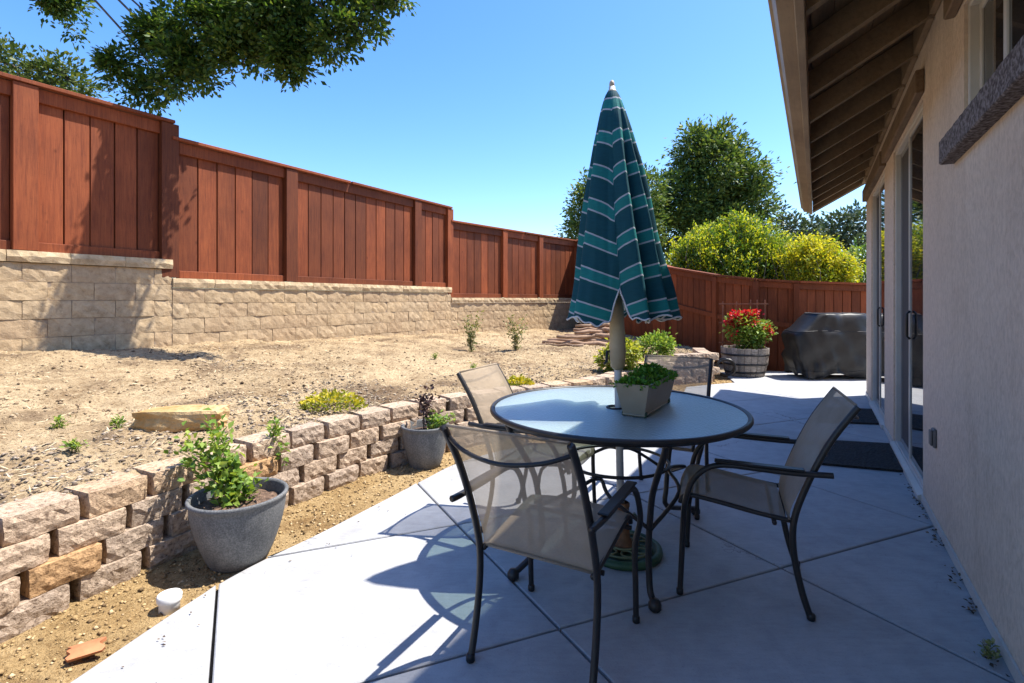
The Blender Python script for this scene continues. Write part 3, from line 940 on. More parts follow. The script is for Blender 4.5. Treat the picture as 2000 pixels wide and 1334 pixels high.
for si, (a, b, cz, fz, bz) in enumerate(SECTIONS):
    d = (b - a).normalized(); o = Vector((d.y, -d.x, 0)); L = (b - a).length; rz = math.atan2(-o.x, o.y)
    z = cz - 0.12 - CH; row = 0
    m = MB(); m.box(-L / 2, L / 2, -0.15, -0.012, bz - 0.2, cz - 0.13)
    mid = (a + b) / 2 + o * 0.02
    obj('core', m, M['mortar'], tall, (mid.x, mid.y, 0), rz, True)
    nh = round(L / CW * 2); cw = L / nh * 2          # whole number of half blocks per course
    while z > bz - CH * 0.9:
        k = 0
        while k < nh:
            half = (k == 0 and row % 2) or k == nh - 1
            u_ = 1 if half else 2
            p = a + d * ((k + u_ / 2) * cw / 2) + o * (0.02 + rt.uniform(-.005, .005))
            ob = obj('block', rt.choice(tvh if half else tv), None, tall, (p.x, p.y, z), rz + rt.uniform(-.006, .006), True)
            ob.scale = (cw / CW, 1, 1)
            k += u_
        z -= CH; row += 1
    s = 0.0
    n = max(1, round(L / 0.52)); st = L / n
    for k in range(n):
        p = a + d * (st * (k + 0.5)) + o * (0.055 + rt.uniform(-.003, .003))
        ob = obj('cap_stone', rt.choice(capm), None, tall, (p.x, p.y, cz - 0.118), rz, True)
        ob.scale = (st / 0.52, 1, 1)

# ------------------------------------------------------------------ fences
_cache = {}
def board_mesh(w, d, h, key='board', bev=0.004):
    k = (round(w, 3), round(d, 3), round(h, 3), key)
    if k not in _cache:
        m = MB(); m.box(-w / 2, w / 2, -d / 2, d / 2, 0, h, bev); _cache[k] = m.mesh(key)
    return _cache[k]
def fboard(parent, name, a, d, s, q, z, w, dep, h, mat, tilt=0.0):
    o = Vector((d.y, -d.x, 0)); rz = math.atan2(-o.x, o.y)
    p = a + d * s + o * q
    me = board_mesh(w, dep, h, name)
    return obj(name, me, mat, parent, (p.x, p.y, z), rz + tilt, True)

fence = thing('wooden_fence', 'tall red-stained board fence stepping down on the tan block wall', 'fence', (-5.1, 5.1, 1.7))
rf = random.Random(3)
LF = 1.1626
POSTS = [[-3.2, -1.6, 0.165, 1.50], [2.86, 5.36], []]
def fill(parent, a, d, s0, s1, z0, z1, bw, mat, rnd, q=-0.075, fall=0.0):
    fboard(parent, 'backing', a, d, (s0 + s1) / 2, q - 0.026, z0 - 0.002, s1 - s0, 0.012, z1 - z0 - 0.04, mat)
    n = max(1, round((s1 - s0) / bw)); st = (s1 - s0) / n
    for k in range(n):
        fboard(parent, 'board', a, d, s0 + st * (k + 0.5), q + rnd.uniform(-.004, .004), z0, st - rnd.uniform(.008, .018), 0.02, z1 - z0 + rnd.uniform(-.004, .004), mat)
for si, (a, b, cz, fz, bz) in enumerate(SECTIONS):
    d = (b - a).normalized(); L = (b - a).length
    if si == 0: ps = [(t + 4.4) * LF for t in (-3.2, -1.5, 0.165)] + [L - 0.02]
    elif si == 1: ps = [(t - 1.36) * LF for t in (2.84, 5.36)] + [L - 0.02]
    else: ps = [1.85, 3.35, L - 0.06]
    pw = 0.20 if si < 2 else 0.17
    last = 0.10 if si else 0.0
    for p_ in ps:
        s1 = p_ - pw / 2
        if s1 - last > 0.1:
            # framed panel: boards recessed behind top and bottom rails
            fill(fence, a, d, last, s1, cz + 0.0, fz - 0.06, 0.245, M['redwood'], rf)
            mid = (last + s1) / 2; w = s1 - last
            fboard(fence, 'rail', a, d, mid, -0.045, fz - 0.20, w - 0.004, 0.036, 0.145, M['redwood'])
            fboard(fence, 'rail', a, d, mid, -0.045, cz - 0.002, w - 0.004, 0.036, 0.097, M['redwood'])
        fboard(fence, 'post', a, d, p_, -0.045, cz + 0.004 - (0.23 if (si < 2 and p_ == ps[-1]) else 0) , pw, 0.125, fz - cz - 0.055 + (0.23 if (si < 2 and p_ == ps[-1]) else 0), M['redwood'])
        last = p_ + pw / 2
    n = max(1, round(L / 2.4)); st = L / n
    for k in range(n):
        fboard(fence, 'cap', a, d, st * (k + 0.5) + (0.03 if k == n - 1 else 0), -0.05, fz - 0.045, st - 0.004, 0.17, 0.04, M['redwood'])

# back fence, lower, turning up the slope to the far corner
back = thing('wooden_fence', 'lower red board fence across the back behind the grill and flowers', 'fence', (4.0, 8.8, 0))
BR = Vector((7.8, 8.78, 0)); BB = Vector((3.96, 8.85, 0)); BC = Vector((2.05, 15.3, 0))
rk = random.Random(13)
def back_run(a, b, z0a, z0b, z1a, z1b, posts, bw=0.15, mat=None):
    d = (b - a).normalized(); L = (b - a).length
    n = round(L / bw); st = L / n
    for k in range(n):
        s = st * (k + 0.5); f = s / L
        z0 = z0a + (z0b - z0a) * f; z1 = z1a + (z1b - z1a) * f
        fboard(back, 'board', a, d, s, -0.03 + rk.uniform(-.003, .003), z0, st - 0.008, 0.02, z1 - z0 - 0.02, mat)
    o = Vector((d.y, -d.x, 0)); rz = math.atan2(-o.x, o.y)
    m = MB(); m.prism([(0, z0a - 0.02), (-L, z0b - 0.02), (-L, z1b - 0.04), (0, z1a - 0.04)], -0.065, -0.048, 'y')
    obj('backing', m, mat, back, a[:], rz, True)
    def rail(zoff, dep, h, q, nm, top=True):
        zz0, zz1 = (z1a + zoff, z1b + zoff)
        m = MB()
        m.add([(0, -dep / 2, zz0), (-L, -dep / 2, zz1), (-L, dep / 2, zz1), (0, dep / 2, zz0), (0, -dep / 2, zz0 + h), (-L, -dep / 2, zz1 + h), (-L, dep / 2, zz1 + h), (0, dep / 2, zz0 + h)],
              [(0, 1, 2, 3), (4, 7, 6, 5), (0, 4, 5, 1), (1, 5, 6, 2), (2, 6, 7, 3), (3, 7, 4, 0)])
        p = a + o * q
        obj(nm, m, mat, back, (p.x, p.y, 0), rz, True)
    rail(-0.02, 0.15, 0.038, -0.02, 'cap')
    rail(-0.125, 0.035, 0.10, 0.0, 'rail')
    rail(-0.80, 0.035, 0.085, 0.0, 'rail')
    for s in posts:
        f = s / L
        z0 = z0a + (z0b - z0a) * f; z1 = z1a + (z1b - z1a) * f
        fboard(back, 'post', a, d, s, 0.005, z0, 0.09, 0.09, z1 - z0 - 0.03, mat)
NODES = [(1.97, 15.42, 0.40, 3.02), (3.286, 10.6, 0.20, 1.89), (3.80, 9.5, 0.08, 1.68), (4.32, 9.0, 0.0, 1.583), (4.93, 8.8, 0.0, 1.535), (7.8, 8.74, 0.0, 1.44)]
for (n0, n1), ps in zip(zip(NODES[:-1], NODES[1:]), ([0.1, 2.4, 4.82], [1.19], [0.70], [0.60], [1.5, 2.7])):
    back_run(Vector((n0[0], n0[1], 0)), Vector((n1[0], n1[1], 0)), n0[2], n1[2], n0[3], n1[3], ps, 0.15, M['redwood2'])

# ------------------------------------------------------------------ house
house = thing('stucco_house', 'beige stucco house wall with sliding doors and a dark open-rafter eave', 'house', HOUSE_P[:], math.atan2(HU.y, HU.x))
A0, A1 = -4.4, 5.74            # wall extent along the house
ZT = 2.84
OPEN = [(-0.60, 0.70, 1.985, 2.53), (1.70, 3.07, 0.03, 2.46), (3.72, 5.04, 0.03, 2.46)]
w = MB()
xs = A0
TH = 0.16
for (a0, a1, z0, z1) in OPEN:
    w.box(xs, a0, -TH, 0, -0.1, ZT)
    w.box(a0, a1, -TH, 0, z1, ZT)
    w.box(a0, a1, -TH, 0, -0.1, z0)
    xs = a1
w.box(xs, A1, -TH, 0, -0.1, ZT)
w.box(A1 - TH, A1 - 0.001, -6.0, -TH, -0.1, ZT + 0.02)       # end wall
w.box(A0, A0 + TH, -6.0, -TH, -0.1, ZT + 0.02)
wall = obj('wall', w, M['stucco'], house)
# weld the wall's coplanar inner seams
bmx = bmesh.new(); bmx.from_mesh(wall.data)
bmesh.ops.remove_doubles(bmx, verts=bmx.verts[:], dist=1e-4)
bmx.to_mesh(wall.data); bmx.free()
# roof: deck, rafters, fascia, gutter, tiles
SL = 0.56
E0 = 0.60
Z0 = 2.445                      # rafter underside at the fascia
RA0, RA1 = -4.8, 6.06
rafz = lambda y: Z0 + (E0 - y) * SL
rf_ = MB(); rf_.prism([(0.655, rafz(0.655) + 0.165), (0.655, rafz(0.655) + 0.20), (-5.5, rafz(-5.5) + 0.20), (-5.5, rafz(-5.5) + 0.165)], RA0, RA1, 'x')
roof = obj('roof', rf_, M['roof'], house)
n = 7
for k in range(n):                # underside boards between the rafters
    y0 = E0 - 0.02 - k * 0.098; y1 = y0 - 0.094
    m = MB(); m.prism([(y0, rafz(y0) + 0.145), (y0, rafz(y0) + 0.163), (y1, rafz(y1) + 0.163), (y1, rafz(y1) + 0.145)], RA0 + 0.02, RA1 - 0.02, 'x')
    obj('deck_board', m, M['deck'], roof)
def rafter_mesh():
    m = MB(); y0, y1 = E0 - 0.005, 0.0
    m.prism([(y0, rafz(y0)), (y0, rafz(y0) + 0.14), (y1 - 0.05, rafz(y1 - 0.05) + 0.14), (y1 - 0.05, rafz(y1 - 0.05) + 0.0)], -0.026, 0.026, 'x')
    return m.mesh('rafter')
rm = rafter_mesh(); rm.materials.append(M['rafter'])
a = 0.40
rafts = []
x = 5.98 + 0.02
xs_ = []
while x > RA0 + 0.1:
    xs_.append(x); x -= 0.522
for x in xs_:
    obj('rafter', rm, None, roof, (x, 0, 0))
# blocking between the rafters at the wall
for x0, x1 in zip(xs_[1:], xs_[:-1]):
    m = MB(); m.box(x0 + 0.028, x1 - 0.028, 0.004, 0.035, rafz(0.02) + 0.0, rafz(0.02) + 0.14)
    obj('blocking', m, M['rafter'], roof)
m = MB(); m.box(RA0, RA1 + 0.02, E0, E0 + 0.038, Z0 - 0.02, Z0 + 0.155, 0.004)
obj('fascia', m, M['fascia'], roof)
m = MB()
gz = Z0 + 0.0
m.prism([(E0 + 0.040, gz + 0.02), (E0 + 0.105, gz + 0.03), (E0 + 0.125, gz + 0.075), (E0 + 0.14, gz + 0.085), (E0 + 0.14, gz + 0.135), (E0 + 0.132, gz + 0.135), (E0 + 0.130, gz + 0.10), (E0 + 0.115, gz + 0.08), (E0 + 0.098, gz + 0.038), (E0 + 0.040, gz + 0.03)], RA0, RA1 + 0.05, 'x')
gut = obj('gutter', m, M['fascia'], roof)
m = MB(); m.prism([(E0 + 0.040, gz + 0.02), (E0 + 0.105, gz + 0.03), (E0 + 0.125, gz + 0.075), (E0 + 0.14, gz + 0.085), (E0 + 0.14, gz + 0.135), (E0 + 0.040, gz + 0.135)], RA1 + 0.0505, RA1 + 0.056, 'x')
obj('gutter_end', m, M['fascia'], gut)
# rake board at the far gable end
m = MB(); m.prism([(E0 - 0.003, rafz(E0) - 0.005), (E0 - 0.003, rafz(E0) + 0.16), (-5.4, rafz(-5.4) + 0.16), (-5.4, rafz(-5.4) - 0.005)], RA1 - 0.022, RA1 + 0.012, 'x')
obj('rake_board', m, M['trim'], roof)
# gable infill
m = MB(); m.prism([(-0.01, ZT + 0.021), (-0.01, rafz(-0.01) + 0.13), (-5.9, rafz(-5.9) + 0.13), (-5.9, ZT + 0.021)], A1 - TH + 0.002, A1 - 0.004, 'x')
obj('gable', m, M['stucco'], house)

# trims over the sliding doors and the window
def trim(a0, a1, z0, z1, proud, mat, nm='trim'):
    m = MB(); m.box(a0, a1, 0.001, proud, z0, z1, 0.006)
    return obj(nm, m, mat, house)
trim(1.64, 3.50, 2.475, 2.615, 0.045, M['trim'])
trim(3.58, 5.62, 2.470, 2.610, 0.052, M['trim'])
trim(-0.9, 0.86, 2.545, 2.69, 0.045, M['trim'])

def window_unit(nm, a0, a1, z0, z1, sliding, lab=None):
    """frame set back in the opening, two sashes"""
    y0, y1 = -0.075, -0.012
    fr = MB(); fw = 0.028
    fr.box(a0 + 0.001, a0 + fw, y0, y1, z0 + 0.001, z1 - 0.001, 0.004)
    fr.box(a1 - fw, a1 - 0.001, y0, y1, z0 + 0.001, z1 - 0.001, 0.004)
    fr.box(a0 + fw, a1 - fw, y0, y1, z1 - fw, z1 - 0.001, 0.004)
    fr.box(a0 + fw, a1 - fw, y0, y1 + 0.0, z0 + 0.001, z0 + fw, 0.004)
    unit_ = obj(nm, fr, M['vinylframe'], house)
    midp = (a0 + a1) / 2 if sliding else 0.21
    sw = 0.034
    for k, (p0, p1, yy) in enumerate(((a0 + fw, midp + 0.02, -0.030), (midp - 0.02, a1 - fw, -0.056))):
        s = MB(); t = 0.012
        b0, b1 = z0 + fw, z1 - fw
        s.box(p0, p0 + sw, yy - t, yy + t, b0, b1, 0.003); s.box(p1 - sw, p1, yy - t, yy + t, b0, b1, 0.003)
        s.box(p0 + sw, p1 - sw, yy - t, yy + t, b0, b0 + sw, 0.003); s.box(p0 + sw, p1 - sw, yy - t, yy + t, b1 - sw, b1, 0.003)
        obj('sash', s, M['greyframe'] if (sliding and k == 1) else M['vinylframe'], unit_)
        gmb = MB(); gmb.box(p0 + sw - 0.004, p1 - sw + 0.004, yy - 0.004, yy + 0.004, b0 + sw - 0.004, b1 - sw + 0.004)
        obj('pane', gmb, M['pane'] if (k == 0 or not sliding) else M['screen'], unit_)
    return unit_
wu = window_unit('window', -0.60, 0.70, 1.985, 2.53, False)
sd1 = window_unit('sliding_door', 1.70, 3.07, 0.03, 2.46, True)
sd2 = window_unit('sliding_door', 3.72, 5.04, 0.03, 2.46, True)
for u_, a_ in ((sd1, 2.34), (sd2, 4.34)):
    m = MB(); m.tube([(a_, -0.018, 0.95), (a_, 0.0, 0.97), (a_, 0.0, 1.13), (a_, -0.018, 1.15)], 0.008, 6)
    obj('handle', m, M['blackplastic'], u_, smooth=True)
# rough stone-look sill under the window
sil = rough = MB()
bmx = bmesh.new(); bmesh.ops.create_grid(bmx, x_segments=2, y_segments=2, size=0.5); bmx.free()
def rough_beam(x0, x1, y0, y1, z0, z1, nx, amp, seed):
    rng = random.Random(seed); m = MB(); prof = [(y0, z0), (y1 - 0.006, z0), (y1, z0 + 0.006), (y1, (z0 + z1) / 2), (y1, z1 - 0.006), (y1 - 0.006, z1), (y0, z1)]
    vs = []; fs = []; k = len(prof)
    for i in range(nx + 1):
        x = x0 + (x1 - x0) * i / nx
        for (yy, zz) in prof:
            vs.append((x, yy + (rng.uniform(-amp, amp) if yy > y0 else 0), zz + rng.uniform(-amp, amp)))
    for i in range(nx):
        for q in range(k):
            a_ = i * k + q; b_ = i * k + (q + 1) % k
            fs.append((a_, a_ + k, b_ + k, b_))
    fs.append(tuple(range(k))); fs.append(tuple(range(nx * k, nx * k + k))[::-1])
    m.add(vs, fs)
    me = m.mesh('sill')
    bb = bmesh.new(); bb.from_mesh(me); bmesh.ops.recalc_face_normals(bb, faces=bb.faces[:]); bb.to_mesh(me); bb.free()
    return me
obj('sill', rough_beam(-0.85, 0.88, -0.02, 0.058, 1.872, 1.984, 46, 0.0012, 4), M['sill'], wu)
for u_, (a0, a1) in ((sd1, (1.70, 3.07)), (sd2, (3.72, 5.04))):
    m = MB(); m.prism([(-0.0115, 0.005), (-0.0115, 0.05), (-0.003, 0.05), (0.026, 0.035), (0.026, 0.004)], a0 + 0.003, a1 - 0.003, 'x')
    obj('threshold', m, M['vinylframe'], u_)
# weep screed at the wall foot
for a0, a1 in ((A0, 1.69), (3.08, 3.71), (5.05, A1)):
    m = MB(); m.box(a0, a1, 0.001, 0.010, 0.004, 0.05)
    obj('weep_screed', m, M['vinylframe'], house)
# outlet box with weather flap
m = MB(); m.box(1.28, 1.345, 0.001, 0.016, 0.43, 0.53, 0.004)
ob = obj('outlet', m, M['outlet'], house)
m = MB(); m.box(1.286, 1.339, 0.0165, 0.028, 0.438, 0.522, 0.005)
obj('outlet_cover', m, M['outlet'], ob)

# ------------------------------------------------------------------ patio table
C = Vector((0.505, 2.50, 0))
table = thing('patio_table', 'round patio table with pebbled glass top and dark metal rim', 'table', C[:])
RT = 0.600
m = MB(); m.torus((0, 0, 0.70), RT, 0.0125, 'z', 96, 10)
m.torus((0, 0, 0.688), RT - 0.012, 0.009, 'z', 96, 8)
obj('rim', m, M['metal'], table, smooth=True)
m = MB()
hole = 0.036
ring = [(hole, 0.697), (RT - 0.008, 0.697), (RT - 0.008, 0.704), (hole, 0.704), (hole, 0.697)]
m.lathe(ring, 96, cap0=False, cap1=False)
obj('glass_top', m, M['tableglass'], table)
m = MB(); m.torus((0, 0, 0.705), hole + 0.004, 0.006, 'z', 24, 6)
obj('hole_ring', m, M['metal'], table, smooth=True)
feet = [(0.060, -0.475), (0.545, 0.43), (-0.50, -0.25), (-0.20, 0.50)]
for fx, fy in feet:
    v = Vector((fx, fy, 0)); rr = v.length; d = v / rr
    prof = [(0.585, 0.686), (0.565, 0.64), (0.51, 0.55), (0.455, 0.45), (0.43, 0.34), (0.415, 0.22), (0.42, 0.12), (rr - 0.045, 0.05), (rr, 0.028)]
    pts = catmull([(d.x * r_, d.y * r_, z) for r_, z in prof], 4)
    m = MB(); m.tube(pts, 0.0135, 8)
    leg = obj('leg', m, M['metal'], table, smooth=True)
    m = MB(); m.lathe([(0.0, 0.0), (0.016, 0.0), (0.026, 0.012), (0.026, 0.03), (0.016, 0.046), (0.0, 0.05)], 14, v.x, v.y, False, False)
    obj('foot', m, M['metal'], leg, smooth=True)
for i in range(4):
    a_ = Vector((feet[i][0], feet[i][1], 0)).normalized()
    # curved bar under the glass from the leg head to the middle ring
    s_ = Vector((-a_.y, a_.x, 0))
    pts = catmull([a_ * 0.585 + Vector((0, 0, 0.684)), a_ * 0.40 + s_ * 0.10 + Vector((0, 0, 0.68)), a_ * 0.20 + s_ * 0.10 + Vector((0, 0, 0.68)), a_ * 0.055 + Vector((0, 0, 0.68))], 6)
    m = MB(); m.tube(pts, 0.008, 6)
    obj('support_bar', m, M['metal'], table, smooth=True)
order = [2, 0, 1, 3]
for i in range(4):                # arched braces between neighbouring legs
    a_ = Vector((*feet[order[i]], 0)).normalized(); b_ = Vector((*feet[order[(i + 1) % 4]], 0)).normalized()
    mid = (a_ + b_).normalized()
    pts = catmull([a_ * 0.432 + Vector((0, 0, 0.30)), (a_ * 2 + b_).normalized() * 0.36 + Vector((0, 0, 0.40)), mid * 0.25 + Vector((0, 0, 0.435)), (a_ + b_ * 2).normalized() * 0.36 + Vector((0, 0, 0.40)), b_ * 0.432 + Vector((0, 0, 0.30))], 5)
    m = MB(); m.tube(pts, 0.0085, 6)
    obj('brace', m, M['metal'], table, smooth=True)
m = MB(); m.torus((0, 0, 0.447), 0.25, 0.008, 'z', 40, 6)
obj('ring', m, M['metal'], table, smooth=True)
m = MB(); m.torus((0, 0, 0.68), 0.055, 0.008, 'z', 28, 6)
obj('ring', m, M['metal'], table, smooth=True)

# ------------------------------------------------------------------ chairs (local +y is where the sitter looks)
HW = 0.215
def chair(label, loc, f):
    t = thing('patio_chair', label, 'chair', (loc[0], loc[1], 0.0), math.atan2(-f[0], f[1]), 'sling chairs round the glass table')
    REAR = [(-0.245, 0.003), (-0.215, 0.10), (-0.19, 0.22), (-0.183, 0.32), (-0.193, 0.40), (-0.225, 0.50), (-0.27, 0.61), (-0.32, 0.71), (-0.385, 0.81), (-0.40, 0.83)]
    for sx in (-1, 1):
        m = MB(); m.tube(catmull([(sx * HW, y, z) for y, z in REAR], 4), 0.0125, 8)
        lg = obj('rear_leg', m, M['metal'], t, smooth=True)
        m = MB(); m.lathe([(0.012, -0.0), (0.0155, 0.004), (0.0155, 0.022), (0.0125, 0.026)], 10, sx * HW, -0.245)
        obj('foot_cap', m, M['blackplastic'], lg, smooth=True)
        ARM = [(0.235, 0.003), (0.228, 0.15), (0.222, 0.30), (0.212, 0.40), (0.185, 0.485), (0.13, 0.545), (0.06, 0.567), (-0.05, 0.567), (-0.18, 0.566), (-0.285, 0.57), (-0.315, 0.572)]
        xx = [sx * (HW + (0.008 if z < 0.4 else 0.03 if y > -0.2 else 0.027)) for y, z in ARM]
        m = MB(); m.tube(catmull([(x_, y, z) for x_, (y, z) in zip(xx, ARM)], 4), 0.0115, 8)
        ar = obj('arm', m, M['metal'], t, smooth=True)
        m = MB(); m.lathe([(0.012, -0.0), (0.0145, 0.004), (0.0145, 0.022), (0.0115, 0.026)], 10, sx * (HW + 0.008), 0.235)
        obj('foot_cap', m, M['blackplastic'], ar, smooth=True)
        # flat top pad of the arm
        m = MB(); m.box(sx * (HW + 0.03) - 0.019, sx * (HW + 0.03) + 0.019, -0.22, 0.10, 0.5775, 0.586, 0.003)
        obj('arm_rest', m, M['metal'], ar)
        # seat side rail
        m = MB(); m.tube(catmull([(sx * (HW - 0.014), y, z) for y, z in [(-0.185, 0.365), (-0.06, 0.378), (0.10, 0.402), (0.19, 0.412), (0.225, 0.40), (0.235, 0.375)]], 4), 0.010, 8)
        obj('seat_rail', m, M['metal'], t, smooth=True)
    for y, z, zz in ((-0.12, 0.352, 0), (0.20, 0.372, 0)):
        m = MB(); m.tube([(-HW, y, z), (HW, y, z)], 0.009, 8)
        obj('stretcher', m, M['metal'], t, smooth=True)
    # bowed bar across the back, under the top hem
    m = MB(); m.tube(catmull([(-HW, -0.375, 0.80), (-HW * 0.6, -0.412, 0.772), (0, -0.43, 0.757), (HW * 0.6, -0.412, 0.772), (HW, -0.375, 0.80)], 5), 0.007, 8)
    obj('back_bar', m, M['metal'], t, smooth=True)
    # sling seat and back: thin sagging sheets
    def sheet(prof, hw, sag, nm):
        P = catmull([(0, y, z) for y, z in prof], 5); nx = 10; vs = []; fs = []
        k = len(P)
        for i, p in enumerate(P):
            dn = (P[min(i + 1, k - 1)] - P[max(i - 1, 0)]).normalized(); nrm = Vector((0, -dn.z, dn.y))
            for j in range(nx + 1):
                u = j / nx * 2 - 1
                q = p - nrm * (sag * (1 - u * u) * math.sin(math.pi * (0.12 + 0.88 * i / (k - 1)) ))
                vs.append((u * hw, q.y, q.z))
        for i in range(k - 1):
            for j in range(nx):
                a_ = i * (nx + 1) + j
                fs.append((a_, a_ + 1, a_ + nx + 2, a_ + nx + 1))
        mm = MB(); mm.add(vs, fs)
        return obj(nm, mm, M['sling'], t, smooth=True)
    sheet([(0.238, 0.372), (0.232, 0.405), (0.19, 0.420), (0.08, 0.410), (-0.06, 0.388), (-0.16, 0.375)], HW - 0.010, 0.018, 'seat')
    sheet([(-0.172, 0.372), (-0.180, 0.42), (-0.212, 0.50), (-0.258, 0.61), (-0.308, 0.71), (-0.372, 0.81), (-0.392, 0.836)], HW - 0.008, 0.012, 'backrest')
    for z0, y0, nm in ((0.372, -0.172, 'hem'), (0.836, -0.392, 'hem')):
        m = MB(); m.tube([(-HW + 0.006, y0, z0), (HW - 0.006, y0, z0)], 0.0055, 6)
        obj(nm, m, M['sling'], t, smooth=True)
    return t
chair('nearest sling chair, its mesh back turned to the camera in front of the table', (0.165, 1.855), (0.48, 0.877))
chair('sunlit sling chair on the left of the table near the small grey pot', (0.16, 2.80), (0.89, -0.45))
chair('shaded sling chair on the right of the table, nearest the house wall', (1.005, 2.26), (-0.924, 0.382))
chair('far sling chair behind the table planter, mostly hidden', (0.955, 3.185), (-0.48, -0.877))

# ------------------------------------------------------------------ umbrella and its stand
ub = thing('umbrella_stand', 'round green cast iron umbrella stand with scrollwork under the table', 'umbrella stand', (0.54, 2.50, 0.0))
m = MB(); m.lathe([(0.0, 0.003), (0.185, 0.003), (0.19, 0.015), (0.186, 0.03), (0.172, 0.038), (0.16, 0.034), (0.155, 0.02), (0.0, 0.022)], 48, cap0=False, cap1=False)
obj('base_plate', m, M['castiron'], ub, smooth=True)
m = MB(); m.torus((0, 0, 0.036), 0.135, 0.006, 'z', 44, 8); m.torus((0, 0, 0.044), 0.07, 0.006, 'z', 36, 8)
obj('scroll_ring', m, M['castiron_gold'], ub, smooth=True)
for k in range(8):
    t_ = 2 * math.pi * k / 8
    m = MB(); m.torus((0.103 * math.cos(t_), 0.103 * math.sin(t_), 0.040), 0.028, 0.005, 'z', 22, 6)
    obj('scroll', m, M['castiron_gold'], ub, smooth=True)
m = MB(); m.lathe([(0.06, 0.022), (0.05, 0.05), (0.036, 0.075), (0.032, 0.12), (0.031, 0.22), (0.034, 0.225), (0.034, 0.24), (0.027, 0.245)], 24, cap1=False)
obj('sleeve', m, M['rustsleeve'], ub, smooth=True)
m = MB(); m.tube([(0.03, 0, 0.18), (0.065, 0, 0.18)], 0.006, 8); m.tube([(0.062, -0.02, 0.18), (0.062, 0.02, 0.18)], 0.006, 8)
obj('thumb_screw', m, M['castiron'], ub, smooth=True)

um = thing('patio_umbrella', 'closed teal striped patio umbrella with white piping through the table', 'umbrella', (0.535, 2.50, 0.03))
um.matrix_basis = Matrix.Translation((0.535, 2.50, 0.03)) @ Matrix.Rotation(R(-1.2), 4, 'Y')
m = MB(); m.tube([(0, 0, 0), (0, 0, 1.3)], 0.0185, 16)
obj('lower_pole', m, M['polewhite'], um, smooth=True)
m = MB(); m.lathe([(0.019, 0.86), (0.034, 0.875), (0.040, 0.95), (0.037, 1.05), (0.033, 1.15), (0.022, 1.22)], 20)
obj('crank_case', m, M['poletan'], um, smooth=True)
m = MB(); m.tube([(-0.037, 0, 0.95), (-0.05, 0, 0.95), (-0.055, 0.0, 0.90), (-0.07, 0.0, 0.89)], 0.007, 8)
obj('crank_handle', m, M['blackplastic'], um, smooth=True)
m = MB(); m.tube([(0, 0, 1.2), (0, 0, 2.24)], 0.016, 12)
obj('upper_pole', m, M['polewhite'], um, smooth=True)
m = MB(); m.lathe([(0.024, 2.205), (0.021, 2.222), (0.009, 2.228), (0.010, 2.238), (0.0135, 2.248), (0.012, 2.262), (0.006, 2.272), (0.0, 2.274)], 16, cap1=False)
obj('finial', m, M['poletan'], um, smooth=True)

def canopy():
    rng = random.Random(21)
    ztop, zbot = 2.215, 1.12
    # ridge / valley angles round the pole (camera sees the -y side); amplitude per fold
    ridges = [(-150, 1.0), (-176, 0.98), (-79, 0.98), (-50, 1.04), (-18, 1.06), (24, 1.0), (66, 0.95), (112, 1.0), (148, 0.97)]
    valleys = [(-104, 0.68), (-163, 0.82), (-62, 0.64), (-31, 0.70), (4, 0.66), (45, 0.58), (89, 0.55), (130, 0.6), (166, 0.72)]
    key = sorted([(a, r_, 1) for a, r_ in ridges] + [(a, r_, 0) for a, r_ in valleys])
    key2 = [(a - 360, r_, t) for a, r_, t in key] + key + [(a + 360, r_, t) for a, r_, t in key]
    NA, NZ = 220, 70
    def prof(deg):
        for (a0, r0, t0), (a1, r1, t1) in zip(key2[:-1], key2[1:]):
            if a0 <= deg <= a1:
                f = (deg - a0) / (a1 - a0)
                ridge = f if t1 else 1 - f            # 1 on the ridge
                fs_m = 0.45 * f + 0.55 * (0.5 - 0.5 * math.cos(math.pi * f))
                return r0 + (r1 - r0) * fs_m, 1 - (1 - ridge) * min(1, (a1 - a0) / 40)
        return 0.8, 0.5
    vs = []; st = []; fs = []
    for i in range(NZ + 1):
        v = i / NZ
        for j in range(NA):
            deg = -180 + 360 * j / NA + 0.0
            rr, ridge = prof(deg)
            zz_b = zbot + 0.012 * math.sin(deg * 0.11) + 0.022 * math.cos(2 * math.pi * ridge * 1.0) * 0.6 - 0.014 * ridge + 0.006 * math.sin(deg * 0.55)
            if -116 < deg < -92:                 # the slit where two flaps part
                zz_b += 0.125 * (1 - abs(deg + 104) / 12)
            z = ztop + (zz_b - ztop) * v
            full = 0.024 + 0.236 * (v ** 0.76)
            pl = min(1, v * 3.0)
            k = 1 + (rr - 1) * pl
            wob = 1 + 0.035 * math.sin(v * 9 + deg * 0.05) * v + 0.05 * v * mnoise.noise(Vector((deg * 0.045, v * 4, 2))) + 0.02 * mnoise.noise(Vector((deg * 0.11, v * 9, 5)))
            r_ = full * k * wob
            th = math.radians(deg + 6 * math.sin(v * 3.0 + deg * 0.02) * v + 3 * v * mnoise.noise(Vector((deg * 0.02, v * 3, 9))))
            vs.append((r_ * math.cos(th) + 0.012 * v, r_ * math.sin(th), z))
            chev = (1 - ridge) * 0.072 * min(1, v * 1.6)
            st.append(((ztop - z) - chev + 0.125) / 0.1615)
    for i in range(NZ):
        for j in range(NA):
            a_ = i * NA + j; b_ = i * NA + (j + 1) % NA
            fs.append((a_, a_ + NA, b_ + NA, b_))
    me = np_mesh('canopy', np.array(vs), np.array(fs))
    me.polygons.foreach_set('use_smooth', [True] * len(me.polygons))
    at = me.attributes.new('stripe', 'FLOAT', 'POINT'); at.data.foreach_set('value', np.array(st, np.float32))
    cn = obj('canopy', me, M['canopy'], um)
    hem = [Vector(vs[NZ * NA + j]) for j in range(NA)]
    mm = MB(); mm.tube(hem, 0.0042, 5, closed=True)
    obj('piping', mm, M['piping'], cn, smooth=True)
canopy()
